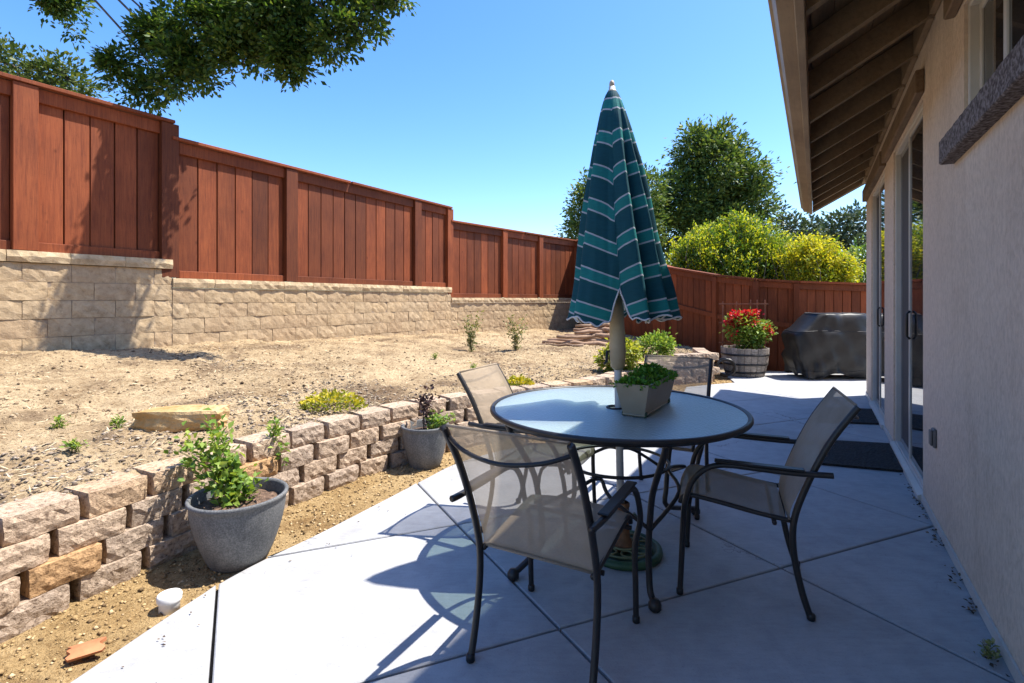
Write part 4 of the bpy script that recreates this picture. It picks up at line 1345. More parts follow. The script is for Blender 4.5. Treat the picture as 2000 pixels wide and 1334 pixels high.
# folded ribs seen under the hem
for k in range(8):
    t_ = 2 * math.pi * (k + 0.35) / 8
    m = MB(); m.tube([(0.022 * math.cos(t_), 0.022 * math.sin(t_), 2.19), (0.085 * math.cos(t_), 0.085 * math.sin(t_), 1.15)], 0.006, 6)
    obj('rib', m, M['polewhite'], um, smooth=True)

# ------------------------------------------------------------------ planter box on the table
PB = Vector((0.665, 2.49, 0.7045)); pd = Vector((0.53, 0.848, 0)); prz = math.atan2(pd.y, pd.x)
PB = Vector((0.655, 2.475, 0.7045))
pbx = thing('planter_box', 'khaki rectangular planter box standing on the glass table', 'planter', PB[:], prz)
m = MB()
def frustum(mb, l0, w0, l1, w1, z0, z1, inner=0.0):
    mb.add([(-l0, -w0, z0), (l0, -w0, z0), (l0, w0, z0), (-l0, w0, z0), (-l1, -w1, z1), (l1, -w1, z1), (l1, w1, z1), (-l1, w1, z1)],
           [(0, 3, 2, 1), (0, 1, 5, 4), (1, 2, 6, 5), (2, 3, 7, 6), (3, 0, 4, 7)])
frustum(m, 0.205, 0.050, 0.235, 0.078, 0.014, 0.150)
m.add([(-0.235, -0.078, 0.15), (0.235, -0.078, 0.15), (0.235, 0.078, 0.15), (-0.235, 0.078, 0.15), (-0.227, -0.070, 0.15), (0.227, -0.070, 0.15), (0.227, 0.070, 0.15), (-0.227, 0.070, 0.15),
       (-0.222, -0.066, 0.125), (0.222, -0.066, 0.125), (0.222, 0.066, 0.125), (-0.222, 0.066, 0.125)],
      [(0, 1, 5, 4), (1, 2, 6, 5), (2, 3, 7, 6), (3, 0, 4, 7), (4, 5, 9, 8), (5, 6, 10, 9), (6, 7, 11, 10), (7, 4, 8, 11)])
body = obj('body', m, M['planter'], pbx)
m = MB(); m.box(-0.207, 0.207, -0.052, 0.052, 0.004, 0.0135, 0.003)
obj('saucer', m, M['planter'], pbx)
for sx in (-1, 1):
    for sy in (-1, 1):
        m = MB(); m.box(sx * 0.19 - 0.014, sx * 0.19 + 0.014, sy * 0.049 - 0.007, sy * 0.049 + 0.007, 0.0005, 0.024, 0.003)
        obj('foot', m, M['castiron'], pbx)
m = MB(); m.box(-0.2215, 0.2215, -0.0655, 0.0655, 0.10, 0.124)
obj('soil', m, M['potsoil'], pbx)

# ------------------------------------------------------------------ plants
def plant(name, label, cat, base, stems, leafmat, leafsize, seed, group=None, lw=0.5, stem_r=0.003, per=14, spread=0.03, extra=None, stemmat=None, along=(0.25, 1.0)):
    """stems: list of (dx,dy,dz) tips from the base; leaves along each stem"""
    rng = np.random.default_rng(seed)
    t = thing(name, label, cat, base, 0, group)
    sm_ = MB(); pts = []; dirs = []
    for (dx, dy, dz) in stems:
        b0 = Vector((rng.normal(0, 0.012), rng.normal(0, 0.012), -0.01))
        tip = Vector((dx, dy, dz)); mid = b0.lerp(tip, 0.5) + Vector((-dx * 0.18, -dy * 0.18, dz * 0.06))
        path = catmull([b0, mid, tip], 4)
        sm_.tube(path, [stem_r * (1 - 0.6 * i / (len(path) - 1)) for i in range(len(path))], 5)
        for k in range(per):
            f = along[0] + (along[1] - along[0]) * rng.random()
            i = min(int(f * (len(path) - 1)), len(path) - 2)
            p = path[i].lerp(path[i + 1], f * (len(path) - 1) - i)
            o = rng.normal(0, spread, 3)
            pts.append((p.x + o[0], p.y + o[1], p.z + o[2]))
            td = (tip - b0).normalized()
            a_ = rng.uniform(0, 2 * math.pi)
            dirs.append((math.cos(a_) + td.x * 0.5, math.sin(a_) + td.y * 0.5, 0.35 + td.z * 0.3))
    obj('stems', sm_, stemmat or M['stem'], t, smooth=True)
    obj('leaves', leaf_mesh('leaves', np.array(pts), np.array(dirs), leafsize, lw, rng), leafmat, t)
    return t
def rand_stems(n, r, h0, h1, rng, lean=(0, 0)):
    out = []
    for _ in range(n):
        a_ = rng.uniform(0, 2 * math.pi); q = r * math.sqrt(rng.random())
        out.append((q * math.cos(a_) + lean[0], q * math.sin(a_) + lean[1], rng.uniform(h0, h1)))
    return out
rp = random.Random(31)
# herbs filling the planter box
hb = thing('herb_plants', 'dense low green herbs growing in the khaki table planter', 'plant', (PB.x, PB.y, PB.z + 0.124), prz)
rng = np.random.default_rng(4)
n = 2600
px = rng.uniform(-0.235, 0.235, n); py = rng.normal(0, 0.04, n).clip(-0.09, 0.09)
pz = rng.random(n) * (0.03 + 0.05 * (0.5 + 0.5 * np.sin(px * 17 + 1))) * (1 - (py / 0.11) ** 2) + 0.005
obj('leaves', leaf_mesh('leaves', np.stack([px, py, pz], 1), np.stack([rng.normal(0, .6, n), rng.normal(0, .6, n), rng.uniform(.2, 1, n)], 1), 0.022, 0.6, rng), M['leaf_herb'], hb)
mm = MB()
for k in range(60):
    x_ = rp.uniform(-.2, .2); y_ = rp.uniform(-.05, .05)
    mm.tube([(x_, y_, -0.005), (x_ + rp.uniform(-.02, .02), y_ + rp.uniform(-.02, .02), 0.05)], 0.0015, 4)
obj('stems', mm, M['stem'], hb)

# ---- grey round pots
def pot(label, loc, rr, h, rb_):
    t = thing('flower_pot', label, 'flower pot', loc, 0, 'grey resin pots along the patio edge')
    prof = [(0.0, 0.0), (rb_ * 0.94, 0.0), (rb_, 0.012)]
    for k in range(1, 13):
        f = k / 12
        prof.append((rb_ + (rr - 0.008 - rb_) * (math.sin(f * math.pi / 2 * 0.92) / math.sin(math.pi / 2 * 0.92)) ** 0.92, 0.012 + (h - 0.035) * f))
    prof += [(rr, h - 0.018), (rr + 0.002, h - 0.006), (rr - 0.004, h), (rr - 0.014, h - 0.002), (rr - 0.018, h - 0.012), (rr - 0.024, h - 0.10), (rr - 0.03, h - 0.12)]
    m = MB(); m.lathe(prof, 56, cap0=False, cap1=False)
    obj('body', m, M['pot'], t, smooth=True)
    ms = MB(); vs = [(0, 0, h - 0.035)]; fs = []
    rings = 6; sg = 40
    for i in range(1, rings + 1):
        for k in range(sg):
            a_ = 2 * math.pi * k / sg; q = (rr - 0.0235) * i / rings
            vs.append((q * math.cos(a_), q * math.sin(a_), h - 0.04 - 0.02 * (i / rings) ** 2 + random.uniform(-.006, .006)))
    for k in range(sg): fs.append((0, 1 + k, 1 + (k + 1) % sg))
    for i in range(rings - 1):
        for k in range(sg):
            a_ = 1 + i * sg + k; b_ = 1 + i * sg + (k + 1) % sg
            fs.append((a_, a_ + sg, b_ + sg, b_))
    ms.add(vs, fs)
    obj('soil', ms, M['potsoil'], t, smooth=True)
    return t
pot('large grey pot with a leafy green plant beside the low block wall', (-1.315, 2.465, -0.022), 0.218, 0.325, 0.13)
pot('small grey pot with a dried purple plant left of the chairs', (-0.655, 3.86, -0.022), 0.178, 0.315, 0.115)
st_ = [(-0.26, 0.02, 0.30), (-0.17, 0.06, 0.38), (-0.31, 0.05, 0.22), (-0.20, -0.02, 0.28), (-0.13, 0.06, 0.31), (-0.22, -0.04, 0.17), (-0.10, 0.0, 0.25), (-0.04, 0.05, 0.17), (-0.12, -0.05, 0.13), (0.04, -0.02, 0.09),
       (0.08, 0.0, 0.06), (-0.02, -0.07, 0.10), (-0.17, 0.1, 0.27), (-0.28, 0.0, 0.24), (-0.06, -0.03, 0.2), (0.02, -0.06, 0.05)]
plant('leafy_plant', 'bright green leafy plant leaning left out of the large grey pot', 'plant', (-1.335, 2.475, 0.262), st_, M['leaf_bright'], 0.042, 5, lw=0.62, per=44, spread=0.030)
plant('dried_plant', 'dried purple-brown upright plant in the small grey pot', 'plant', (-0.655, 3.86, 0.25), [(0.0, 0, 0.30), (0.05, 0.02, 0.33), (-0.05, 0, 0.27), (0.02, -0.03, 0.22), (-0.02, 0.03, 0.24), (0.08, 0, 0.25)], M['leaf_dry'], 0.036, 6, lw=0.6, per=30, spread=0.017, stemmat=M['leaf_dry'])
plant('leafy_plant', 'small bright green plant on the right side of the small grey pot', 'plant', (-0.60, 3.84, 0.25), rand_stems(12, 0.10, 0.04, 0.13, rp, (0.07, 0)), M['leaf_bright'], 0.036, 7, lw=0.6, per=16, spread=0.02)
# plant sprouting over the low wall behind the big pot
plant('leafy_plant', 'green sprig trailing over the low wall behind the large pot', 'plant', (-1.42, 3.10, 0.39), [(0.03, -0.12, 0.08), (0.08, -0.10, -0.02), (0.02, -0.08, 0.12), (0.10, -0.12, -0.09), (0.0, -0.02, 0.10), (0.06, -0.14, 0.02)], M['leaf_bright'], 0.034, 8, lw=0.6, per=20, spread=0.022)

# ---- yellow flower clumps on the bed
def clump(label, x, y, rx, ry, h, seed, name='flower_clump', mats=('leaf_lime', 'petal_yellow'), n=900, ls=0.03, cat='flowers', group=None):
    z = bed_at(x, y) - 0.01
    t = thing(name, label, cat, (x, y, z), 0, group)
    rng = np.random.default_rng(seed)
    a_ = rng.uniform(0, 2 * np.pi, n); q = np.sqrt(rng.random(n))
    P = np.stack([rx * q * np.cos(a_), ry * q * np.sin(a_), h * (1 - q ** 2.2) * rng.uniform(0.35, 1.0, n) * (0.75 + 0.35 * np.sin(a_ * 5 + q * 6))], 1)
    D = np.stack([np.cos(a_) * q, np.sin(a_) * q, np.full(n, 0.7)], 1)
    k = int(n * 0.6)
    obj('leaves', leaf_mesh('leaves', P[:k], D[:k], ls, 0.5, rng), M[mats[0]], t)
    P2 = P[k:].copy(); P2[:, 2] = P2[:, 2] * 0.5 + h * 0.55 * (1 - (P2[:, 0] / rx) ** 2 * 0.6)
    obj('flowers', leaf_mesh('flowers', P2, D[k:], ls * 0.8, 0.9, rng), M[mats[1]], t)
    return t
clump('wide yellow flowering clump on the bed above the low wall', -1.33, 3.80, 0.24, 0.15, 0.12, 41, group='yellow clumps along the low wall')
clump('yellow flowering clump just behind the left chair back', 0.06, 4.98, 0.17, 0.12, 0.13, 42, group='yellow clumps along the low wall')

def bush(name, label, cat, x, y, z, ells, n, per, spread, ls, mats, seed, lw=0.5, trunk_r=0.012, group=None, extra=None, nst=10):
    """shrub standing at x,y: several stems and clumped leaves; ells relative to the base"""
    rng = np.random.default_rng(seed)
    t = thing(name, label, cat, (x, y, z), 0, group)
    P, D, Cn, K = cluster_points(ells, n, per, spread, rng, 0.35)
    sm_ = MB()
    for k in rng.choice(len(Cn), min(nst, len(Cn)), replace=False):
        c = Vector(Cn[k])
        pts = catmull([(0, 0, -0.03), (c.x * 0.35, c.y * 0.35, c.z * 0.5), c[:]], 4)
        sm_.tube(pts, [trunk_r * (1 - 0.75 * i / (len(pts) - 1)) for i in range(len(pts))], 5)
    obj('stems', sm_, M['bark'] if trunk_r > 0.006 else M['stem'], t, smooth=True)
    if isinstance(mats, str):
        obj('leaves', leaf_mesh('leaves', P, D, ls, lw, rng), M[mats], t)
    return t
zb = bed_at(1.22, 6.02)
bush('leafy_shrub', 'lime yellow-green shrub on the bed behind the umbrella pole', 'shrub', 1.30, 6.0, zb, [(0.02, 0, 0.2, 0.19, 0.16, 0.20), (-0.16, 0, 0.14, 0.13, 0.12, 0.13)], 150, 12, 0.035, 0.05, 'leaf_lime', 51, 0.55, 0.005)
zb = bed_at(1.95, 7.35)
bush('leafy_shrub', 'small mid-green shrub behind the umbrella near the low wall end', 'shrub', 2.02, 7.25, zb, [(0.0, 0, 0.2, 0.23, 0.18, 0.18), (0.13, 0, 0.26, 0.12, 0.12, 0.12)], 110, 12, 0.04, 0.055, 'leaf_bright', 52, 0.55, 0.005)
# tall sparse weeds by the tan wall
for (x, y, h, sd, lab) in ((-0.62, 7.8, 0.62, 61, 'taller thin weed left of two standing before the tan wall'), (0.06, 7.9, 0.56, 62, 'thin weed right of two standing before the tan wall near the logs')):
    rr_ = random.Random(sd)
    st_ = [(rr_.uniform(-.17, .17), rr_.uniform(-.1, .1), h * rr_.uniform(0.5, 1.0)) for _ in range(13)]
    plant('tall_weed', lab, 'weed', (x, y, bed_at(x, y)), st_, M['leaf_weed'], 0.055, sd, 'tall weeds on the dry bed', lw=0.45, per=20, spread=0.028, along=(0.1, 1.0))
# small weeds on the slope
WEEDS = [(-2.42, 3.15, 'tiny green weed touching the left end of the flat rock'), (-2.23, 2.62, 'tiny weed alone on the bare soil below the flat rock'), (-2.75, 3.10, 'tiny weed on the bare soil well left of the flat rock'),
         (-0.45, 6.0, 'small weed in the middle of the dry bed behind the left chair'), (-1.0, 6.6, 'small weed at mid bed below the stepped block wall')]
for k, (x, y, lab) in enumerate(WEEDS):
    plant('small_weed', lab, 'weed', (x, y, bed_at(x, y)), rand_stems(7, 0.05, 0.03, 0.075, rp), M['leaf_bright'], 0.026, 70 + k, 'small weeds on the dry bed', lw=0.5, per=9, spread=0.010)

# ------------------------------------------------------------------ rock, cap, shard, logs, hose
def lumpy(name, sx, sy, sz, seed, amp=0.12, sub=3, flat=0.5):
    bmx = bmesh.new(); bmesh.ops.create_cube(bmx, size=2.0)
    bmesh.ops.subdivide_edges(bmx, edges=bmx.edges[:], cuts=5, use_grid_fill=True)
    for v in bmx.verts:
        c = v.co.copy(); n_ = c.normalized()
        c = c * flat + n_ * (1 - flat) * 1.25
        k = 1 + amp * mnoise.fractal(c * 1.3 + Vector((seed, 0, 0)), 1, 2, 3) + 0.03 * mnoise.noise(c * 5 + Vector((seed, 3, 1)))
        v.co = Vector((c.x * sx * k, c.y * sy * k, c.z * sz * k))
    me = bpy.data.meshes.new(name); bmx.to_mesh(me); bmx.free()
    return me
zr = bed_at(-2.06, 3.17)
ob = obj('flat_rock', lumpy('flat_rock', 0.245, 0.10, 0.062, 3.3, 0.16, flat=0.75), M['rock'], None, (-2.06, 3.2, zr + 0.05), R(8))
tag(ob, 'flat ochre rock lying on the dry soil above the low wall', 'rock')
cp = thing('drain_cap', 'round white plastic drain cap in the golden soil near the large pot', 'drain cap', (-1.385, 2.07, -0.03))
m = MB(); m.lathe([(0.037, 0), (0.037, 0.045), (0.037, 0.05)], 28); obj('pipe', m, M['whiteplastic'], cp, smooth=True)
m = MB(); m.lathe([(0.043, 0.046), (0.0445, 0.05), (0.0445, 0.068), (0.041, 0.073), (0.0, 0.075)], 28, cap1=False); o_ = obj('lid', m, M['whiteplastic'], cp); autosmooth(o_)
m = MB()
for i in range(9):
    pass
sh = MB(); vs = []; fs = []
for i in range(9):
    a_ = R(-28 + 56 * i / 8)
    for rr_ in (0.10, 0.115):
        for x_ in (-0.055 - 0.01 * math.sin(i * 2.1), 0.06 + 0.012 * math.sin(i * 1.3)):
            vs.append((x_, rr_ * math.sin(a_), rr_ * math.cos(a_) - 0.085))
for i in range(8):
    k = i * 4
    fs += [(k, k + 4, k + 5, k + 1), (k + 2, k + 3, k + 7, k + 6), (k, k + 2, k + 6, k + 4), (k + 1, k + 5, k + 7, k + 3)]
fs += [(0, 1, 3, 2), (32, 34, 35, 33)]
sh.add(vs, fs)
ob = tag(obj('pottery_shard', sh, M['terracotta'], None, (-1.50, 1.80, -0.008), R(35)), 'broken curved terracotta shard in the golden soil by the patio edge', 'shard')
ob.scale = (0.8, 0.8, 0.8)

# log pile
rl = random.Random(77)
logs = [((0.55, 9.55), (1.75, 9.25), 0.045, 0.04), ((0.70, 9.95), (1.95, 9.50), 0.05, 0.05), ((1.0, 10.25), (2.0, 9.70), 0.055, 0.05), ((0.85, 9.35), (1.85, 9.75), 0.04, 0.135),
        ((1.05, 9.95), (2.0, 9.45), 0.045, 0.15), ((1.15, 9.45), (1.95, 9.85), 0.04, 0.235), ((1.2, 10.0), (2.05, 9.55), 0.045, 0.25), ((0.40, 9.35), (1.25, 8.95), 0.025, 0.02), ((1.2, 9.6), (1.9, 9.8), 0.035, 0.335)]
LN = ['long bottom log at the front of the branch pile', 'long bottom log in the middle of the branch pile', 'thick bottom log at the back of the branch pile', 'upper front log resting on the branch pile',
      'upper middle log resting on the branch pile', 'thin log near the top front of the branch pile', 'log near the top back of the branch pile', 'thin loose branch on the soil left of the pile', 'topmost short log on the branch pile']
for (a_, b_, r_, z_), lab in zip(logs, LN):
    za = bed_at(*a_) + z_; zb_ = bed_at(*b_) + z_
    A_ = Vector((a_[0], a_[1], za)); B_ = Vector((b_[0], b_[1], zb_))
    pts = []
    for k in range(7):
        f = k / 6; p = A_.lerp(B_, f); pts.append(p - A_ + Vector((rl.uniform(-.03, .03), rl.uniform(-.03, .03), rl.uniform(-.02, .02))))
    m = MB(); m.tube(pts, [r_ * (0.75 + 0.35 * k / 6) * rl.uniform(.9, 1.1) for k in range(7)], 9)
    tag(obj('log', m, M['log'], None, A_[:], smooth=True), lab, 'log', 'cut logs piled by the far wall')

# coiled black hose between wall end and flower planter
m = MB()
pts = []
for k in range(90):
    t_ = k / 89 * 2 * math.pi * 4
    rr_ = 0.13 + 0.012 * math.sin(k * 0.7)
    pts.append((rr_ * math.cos(t_), -0.05 + 0.10 * k / 89 + 0.01 * math.sin(k * 1.1), 0.155 + rr_ * math.sin(t_)))
m.tube(pts, 0.016, 7)
tag(obj('garden_hose', m, M['blackplastic'], None, (3.36, 8.05, 0.012), R(-20), smooth=True), 'coiled black hose between the low wall end and the flower planter', 'hose')

# ------------------------------------------------------------------ wooden planter with red flowers, trellis
WP = Vector((3.80, 8.36, 0.0))
wp = thing('half_barrel', 'weathered half-barrel planter holding red flowers at the back fence', 'planter', WP[:])
NST = 22
def barrel_r(z):
    return 0.285 + 0.075 * (z / 0.46) + 0.018 * math.sin(math.pi * z / 0.46)
for k in range(NST):
    t0 = 2 * math.pi * (k + 0.03) / NST; t1 = 2 * math.pi * (k + 0.97) / NST; j = rk.uniform(-.004, .004)
    ztop = 0.46 + rk.uniform(-.012, .006)
    vs = []; fs = []
    for i in range(5):
        z = 0.006 + (ztop - 0.006) * i / 4
        for t_, dr in ((t0, 0), ((t0 + t1) / 2, 0.004), (t1, 0), (t1, -0.022), (t0, -0.022)):
            r_ = barrel_r(z) + dr + j
            vs.append((r_ * math.cos(t_), r_ * math.sin(t_), z))
    for i in range(4):
        for q in range(5):
            a_ = i * 5 + q; b_ = i * 5 + (q + 1) % 5
            fs.append((a_, b_, b_ + 5, a_ + 5))
    fs += [(4, 3, 2, 1, 0), (20, 21, 22, 23, 24)]
    m = MB(); m.add(vs, fs)
    obj('stave', m, M['oldwood'], wp)
for z0, z1 in ((0.055, 0.085), (0.185, 0.215), (0.335, 0.365)):
    m = MB(); m.lathe([(barrel_r(z0) + 0.005, z0), (barrel_r(z0) + 0.011, z0), (barrel_r(z1) + 0.011, z1), (barrel_r(z1) + 0.005, z1), (barrel_r(z0) + 0.005, z0)], 44, cap0=False, cap1=False)
    obj('hoop', m, M['metal'], wp, smooth=True)
m = MB(); m.lathe([(0.0, 0.40), (0.33, 0.395), (0.33, 0.36)], 30, cap0=False, cap1=False); obj('soil', m, M['potsoil'], wp)
trl = thing('trellis', 'thin reddish trellis behind the red flowers', 'trellis', (3.83, 8.50, 0.40))
for x_ in (-0.33, -0.10, 0.13, 0.24, 0.37):
    m = MB(); m.box(x_ - 0.009, x_ + 0.009, -0.006, 0.006, -0.02, 0.83 if x_ > 0.1 else 0.80); obj('upright', m, M['trellis'], trl)
for z_ in (0.12, 0.45, 0.76):
    m = MB(); m.box(-0.40, 0.42, -0.018, -0.0065, z_ - 0.009, z_ + 0.009); obj('crosspiece', m, M['trellis'], trl)
fl = bush('flowering_shrub', 'bushy red flowering shrub in the weathered half-barrel planter', 'shrub', 3.84, 8.36, 0.40, [(0.02, 0, 0.30, 0.30, 0.17, 0.28), (-0.12, -0.02, 0.42, 0.24, 0.15, 0.18), (0.15, 0, 0.30, 0.2, 0.15, 0.2)], 260, 9, 0.045, 0.062, 'leaf_bright', 81, 0.6, 0.010)
rng = np.random.default_rng(82)
P, D, Cn, K = cluster_points([(-0.16, -0.05, 0.52, 0.20, 0.13, 0.12), (0.0, -0.02, 0.60, 0.16, 0.12, 0.07), (-0.26, -0.03, 0.44, 0.09, 0.09, 0.09), (0.30, -0.03, 0.36, 0.08, 0.08, 0.10), (-0.27, -0.06, 0.28, 0.06, 0.07, 0.07), (0.02, -0.10, 0.46, 0.15, 0.07, 0.07)], 70, 16, 0.022, rng, 0.3)
obj('flowers', leaf_mesh('flowers', P, D, 0.04, 0.9, rng), M['petal_red'], fl)

# ------------------------------------------------------------------ covered grill
gr = thing('covered_grill', 'large barbecue grill under a black vinyl cover by the back fence', 'grill', (5.12, 8.12, 0))
def cover():
    LX, LY = 0.74, 0.30
    def ringpt(u, sx, sy, p=5.0):
        c, s = math.cos(u), math.sin(u)
        k = (abs(c) ** p + abs(s) ** p) ** (-1 / p)
        return c * k * sx, s * k * sy
    levels = [(0.06, 0.93, 0.97, 0), (0.14, 0.965, 1.02, 0), (0.24, 0.955, 1.0, 0), (0.34, 0.97, 1.01, 0), (0.46, 0.985, 1.02, 0), (0.58, 1.0, 1.03, 0), (0.67, 1.0, 1.02, 0), (0.715, 0.985, 1.0, 0), (0.735, 0.95, 0.97, 0),
              (0.775, 0.86, 0.95, 1), (0.84, 0.76, 0.93, 1), (0.92, 0.66, 0.90, 1), (0.985, 0.58, 0.84, 1), (1.01, 0.55, 0.76, 1), (1.018, 0.51, 0.66, 1), (1.02, 0.34, 0.40, 1), (1.02, 0.12, 0.12, 1)]
    n_ = 150; vs = []; fs = []
    for i, (z, ax, ay, hood) in enumerate(levels):
        for k in range(n_):
            u = 2 * math.pi * k / n_
            x_, y_ = ringpt(u, LX * ax, LY * ay, 6 if not hood else 5)
            low_ = max(0, (0.72 - z) / 0.66)
            fold = 0.03 * (1 - 2 * abs(math.sin(u * 6.5 + z * 5 + 2 * math.sin(u * 3)))) * (0.15 + low_) + 0.03 * mnoise.noise(Vector((x_ * 3.5 + z * 2, y_ * 3, z * 4.5)))
            drape = 0.035 * (1 - 2 * abs(math.sin((x_ * 0.9 - z * 1.3) * 6.5 + 0.6))) * (0.25 + low_)
            nv = Vector((math.cos(u), math.sin(u), 0))
            sc = 1.0 if i < 14 else 0.2
            vs.append((x_ + nv.x * (fold + drape) * sc, y_ + nv.y * (fold + drape) * sc, z + 0.02 * mnoise.noise(Vector((x_ * 5, y_ * 5, z * 3))) * (1 if i < 14 else 0.3) + (0.03 * math.sin(u * 7 + 1) if i == 0 else 0)))
    for i in range(len(levels) - 1):
        for k in range(n_):
            a_ = i * n_ + k; b_ = i * n_ + (k + 1) % n_
            fs.append((a_, b_, b_ + n_, a_ + n_))
    fs.append(tuple(range((len(levels) - 1) * n_, len(levels) * n_)))
    m = MB(); m.add(vs, fs)
    return m
cvm = cover()
cv = obj('cover', cvm, M['vinyl'], gr, smooth=True)
for lv in (1, 8, 13):
    m = MB(); m.tube([Vector(p) * 1.002 for p in cvm.v[lv * 150:(lv + 1) * 150]], 0.0045, 5, closed=True)
    obj('seam', m, M['vinyl'], cv, smooth=True)
for sx in (-0.5, 0.5):
    for sy in (-0.2, 0.2):
        m = MB(); m.torus((sx, sy, 0.035), 0.025, 0.0095, 'y', 18, 8); m.tube([(sx, sy - 0.012, 0.035), (sx, sy + 0.012, 0.035)], 0.018, 10)
        obj('caster', m, M['blackplastic'], gr, smooth=True)

# ------------------------------------------------------------------ door mats
def doormat(label, pts, seed):
    c = sum((Vector((x, y, 0)) for x, y in pts), Vector()) / 4
    bmx = bmesh.new(); nx, ny = 44, 34
    rr_ = random.Random(seed); vs = []; fs = []
    P4 = [Vector((x, y, 0)) - c for x, y in pts]
    for j in range(ny + 1):
        for i in range(nx + 1):
            u, v = i / nx, j / ny
            p = (P4[0].lerp(P4[1], u)).lerp(P4[3].lerp(P4[2], u), v)
            e = min(u, 1 - u, v, 1 - v)
            vs.append((p.x, p.y, 0.016 + (rr_.uniform(-.002, .004) if e > 0.03 else 0.002)))
    for j in range(ny):
        for i in range(nx):
            a_ = j * (nx + 1) + i; fs.append((a_, a_ + 1, a_ + nx + 2, a_ + nx + 1))
    nb = len(vs)
    per = [i for i in range(nx + 1)] + [(nx + 1) * (j + 1) + nx for j in range(ny)] + [ny * (nx + 1) + i for i in range(nx - 1, -1, -1)] + [(nx + 1) * j for j in range(ny - 1, 0, -1)]
    for i in per: vs.append((vs[i][0], vs[i][1], 0.002))
    k = len(per)
    for i in range(k): fs.append((per[i], nb + i, nb + (i + 1) % k, per[(i + 1) % k]))
    bmx.free()
    m = MB(); m.add(vs, fs)
    me = m.mesh('doormat')
    bb = bmesh.new(); bb.from_mesh(me); bmesh.ops.recalc_face_normals(bb, faces=bb.faces[:]); bb.to_mesh(me); bb.free()
    tag(obj('doormat', me, M['mat'], None, c[:]), label, 'doormat', 'black doormats at the sliding doors')
doormat('black doormat at the nearer sliding door', [(2.29, 3.81), (2.79, 3.64), (3.20, 4.33), (2.67, 4.45)], 1)
doormat('black doormat at the farther sliding door', [(3.04, 5.13), (3.66, 5.02), (4.06, 5.68), (3.45, 5.81)], 2)

# ------------------------------------------------------------------ loose stuff: clods, mulch, straw, gravel, litter
def pebbles(name, P, size, mat, rng, flat=0.7):
    n = len(P)
    base = np.array([[1, 0, 0], [0, 1, 0], [-1, 0, 0], [0, -1, 0], [0, 0, 1], [0, 0, -0.6]], float)
    V = base[None] * rng.uniform(0.6, 1.35, (n, 6, 1))
    V[:, :, 2] *= flat
    a_ = rng.uniform(0, 2 * np.pi, n); c, s = np.cos(a_), np.sin(a_)
    x = V[:, :, 0] * c[:, None] - V[:, :, 1] * s[:, None]; y = V[:, :, 0] * s[:, None] + V[:, :, 1] * c[:, None]
    V = np.stack([x, y, V[:, :, 2]], 2) * size[:, None, None] + P[:, None, :]
    f = np.array([[0, 1, 4], [1, 2, 4], [2, 3, 4], [3, 0, 4], [1, 0, 5], [2, 1, 5], [3, 2, 5], [0, 3, 5]])
    F = (np.arange(n)[:, None, None] * 6 + f[None]).reshape(-1, 3)
    return np_mesh(name, V.reshape(-1, 3), F)
rs = random.Random(101); rng = np.random.default_rng(102)
P = []; S = []; PM = []; SM = []; PS = []
NP_ = len(PAIRS) - 1
cnt = 0
while cnt < 42000:
    s = rs.uniform(1.2, NP_ - 0.2); w_ = rs.random() ** 1.25
    p = bed_base(s, w_)
    dist = max(p.y, 1.2)
    if rs.random() > min(1, 4.5 / dist): continue
    cnt += 1
    q = mnoise.noise(Vector((p.x * 1.6, p.y * 1.6, 7.0)))
    if w_ < 0.22 + 0.25 * q or q > 0.42:
        PM.append(p[:]); SM.append(0.005 + 0.013 * rs.random() ** 2.2)
    elif q > -0.05 or rs.random() < 0.3:
        P.append(p[:]); S.append(0.003 + 0.018 * rs.random() ** 3.5)
me = pebbles('soil_clods', np.array(P), np.array(S), M['clod'], rng)
tag(obj('soil_clods', me, M['clod']), 'dry clods of soil scattered over the planting bed', 'clods', kind='stuff')
me = pebbles('bark_mulch', np.array(PM), np.array(SM), M['mulch'], rng, 0.5)
tag(obj('bark_mulch', me, M['mulch']), 'grey bark mulch crumbs along the low wall', 'mulch', kind='stuff')
pts = []
for k in range(15000):
    s = rs.uniform(1.2, NP_ - 0.2); w_ = rs.random()
    pts.append(bed_base(s, w_)[:])
pts = np.array(pts); a_ = rng.uniform(0, 2 * np.pi, len(pts))
D = np.stack([np.cos(a_), np.sin(a_), rng.uniform(-0.05, 0.25, len(pts))], 1)
me = leaf_mesh('dry_straw', pts + np.array([0, 0, 0.004]), D, 0.055, 0.09, rng, 0.1, 0.15)
tag(obj('dry_straw', me, M['straw']), 'pale dry straw littering the planting bed', 'straw', kind='stuff')
idx = rng.integers(0, len(STRIPV), 20000)
PP = STRIPV[idx] + rng.normal(0, 0.014, (20000, 3)) * np.array([1, 1, 0]) + np.array([0, 0, 0.002])
keep = (PP[:, 1] > 0.8)
PP = PP[keep]
me = pebbles('golden_gravel', PP, 0.0025 + 0.011 * rng.random(len(PP)) ** 2.8, M['gravel'], rng)
tag(obj('golden_gravel', me, M['gravel']), 'golden gravel crumbs along the patio edge', 'gravel', kind='stuff')
pts = []
for k in range(220):
    a__ = rs.uniform(-0.6, 2.6); e = abs(rs.gauss(0, 0.022)) + 0.012
    if mnoise.noise(Vector((a__ * 5, 0, 0))) < -0.05: continue
    p = hp(a__, e, 0.006 + 0.006 * rs.random()); pts.append(p[:])
pts = np.array(pts); a_ = rng.uniform(0, 2 * np.pi, len(pts))
me = leaf_mesh('leaf_litter', pts, np.stack([np.cos(a_), np.sin(a_), rng.uniform(-.02, .3, len(pts))], 1), 0.020, 0.6, rng, 0.2, 0.2)
tag(obj('leaf_litter', me, M['litter']), 'dry leaf litter gathered along the foot of the house wall', 'leaf litter', kind='stuff')
pts = []
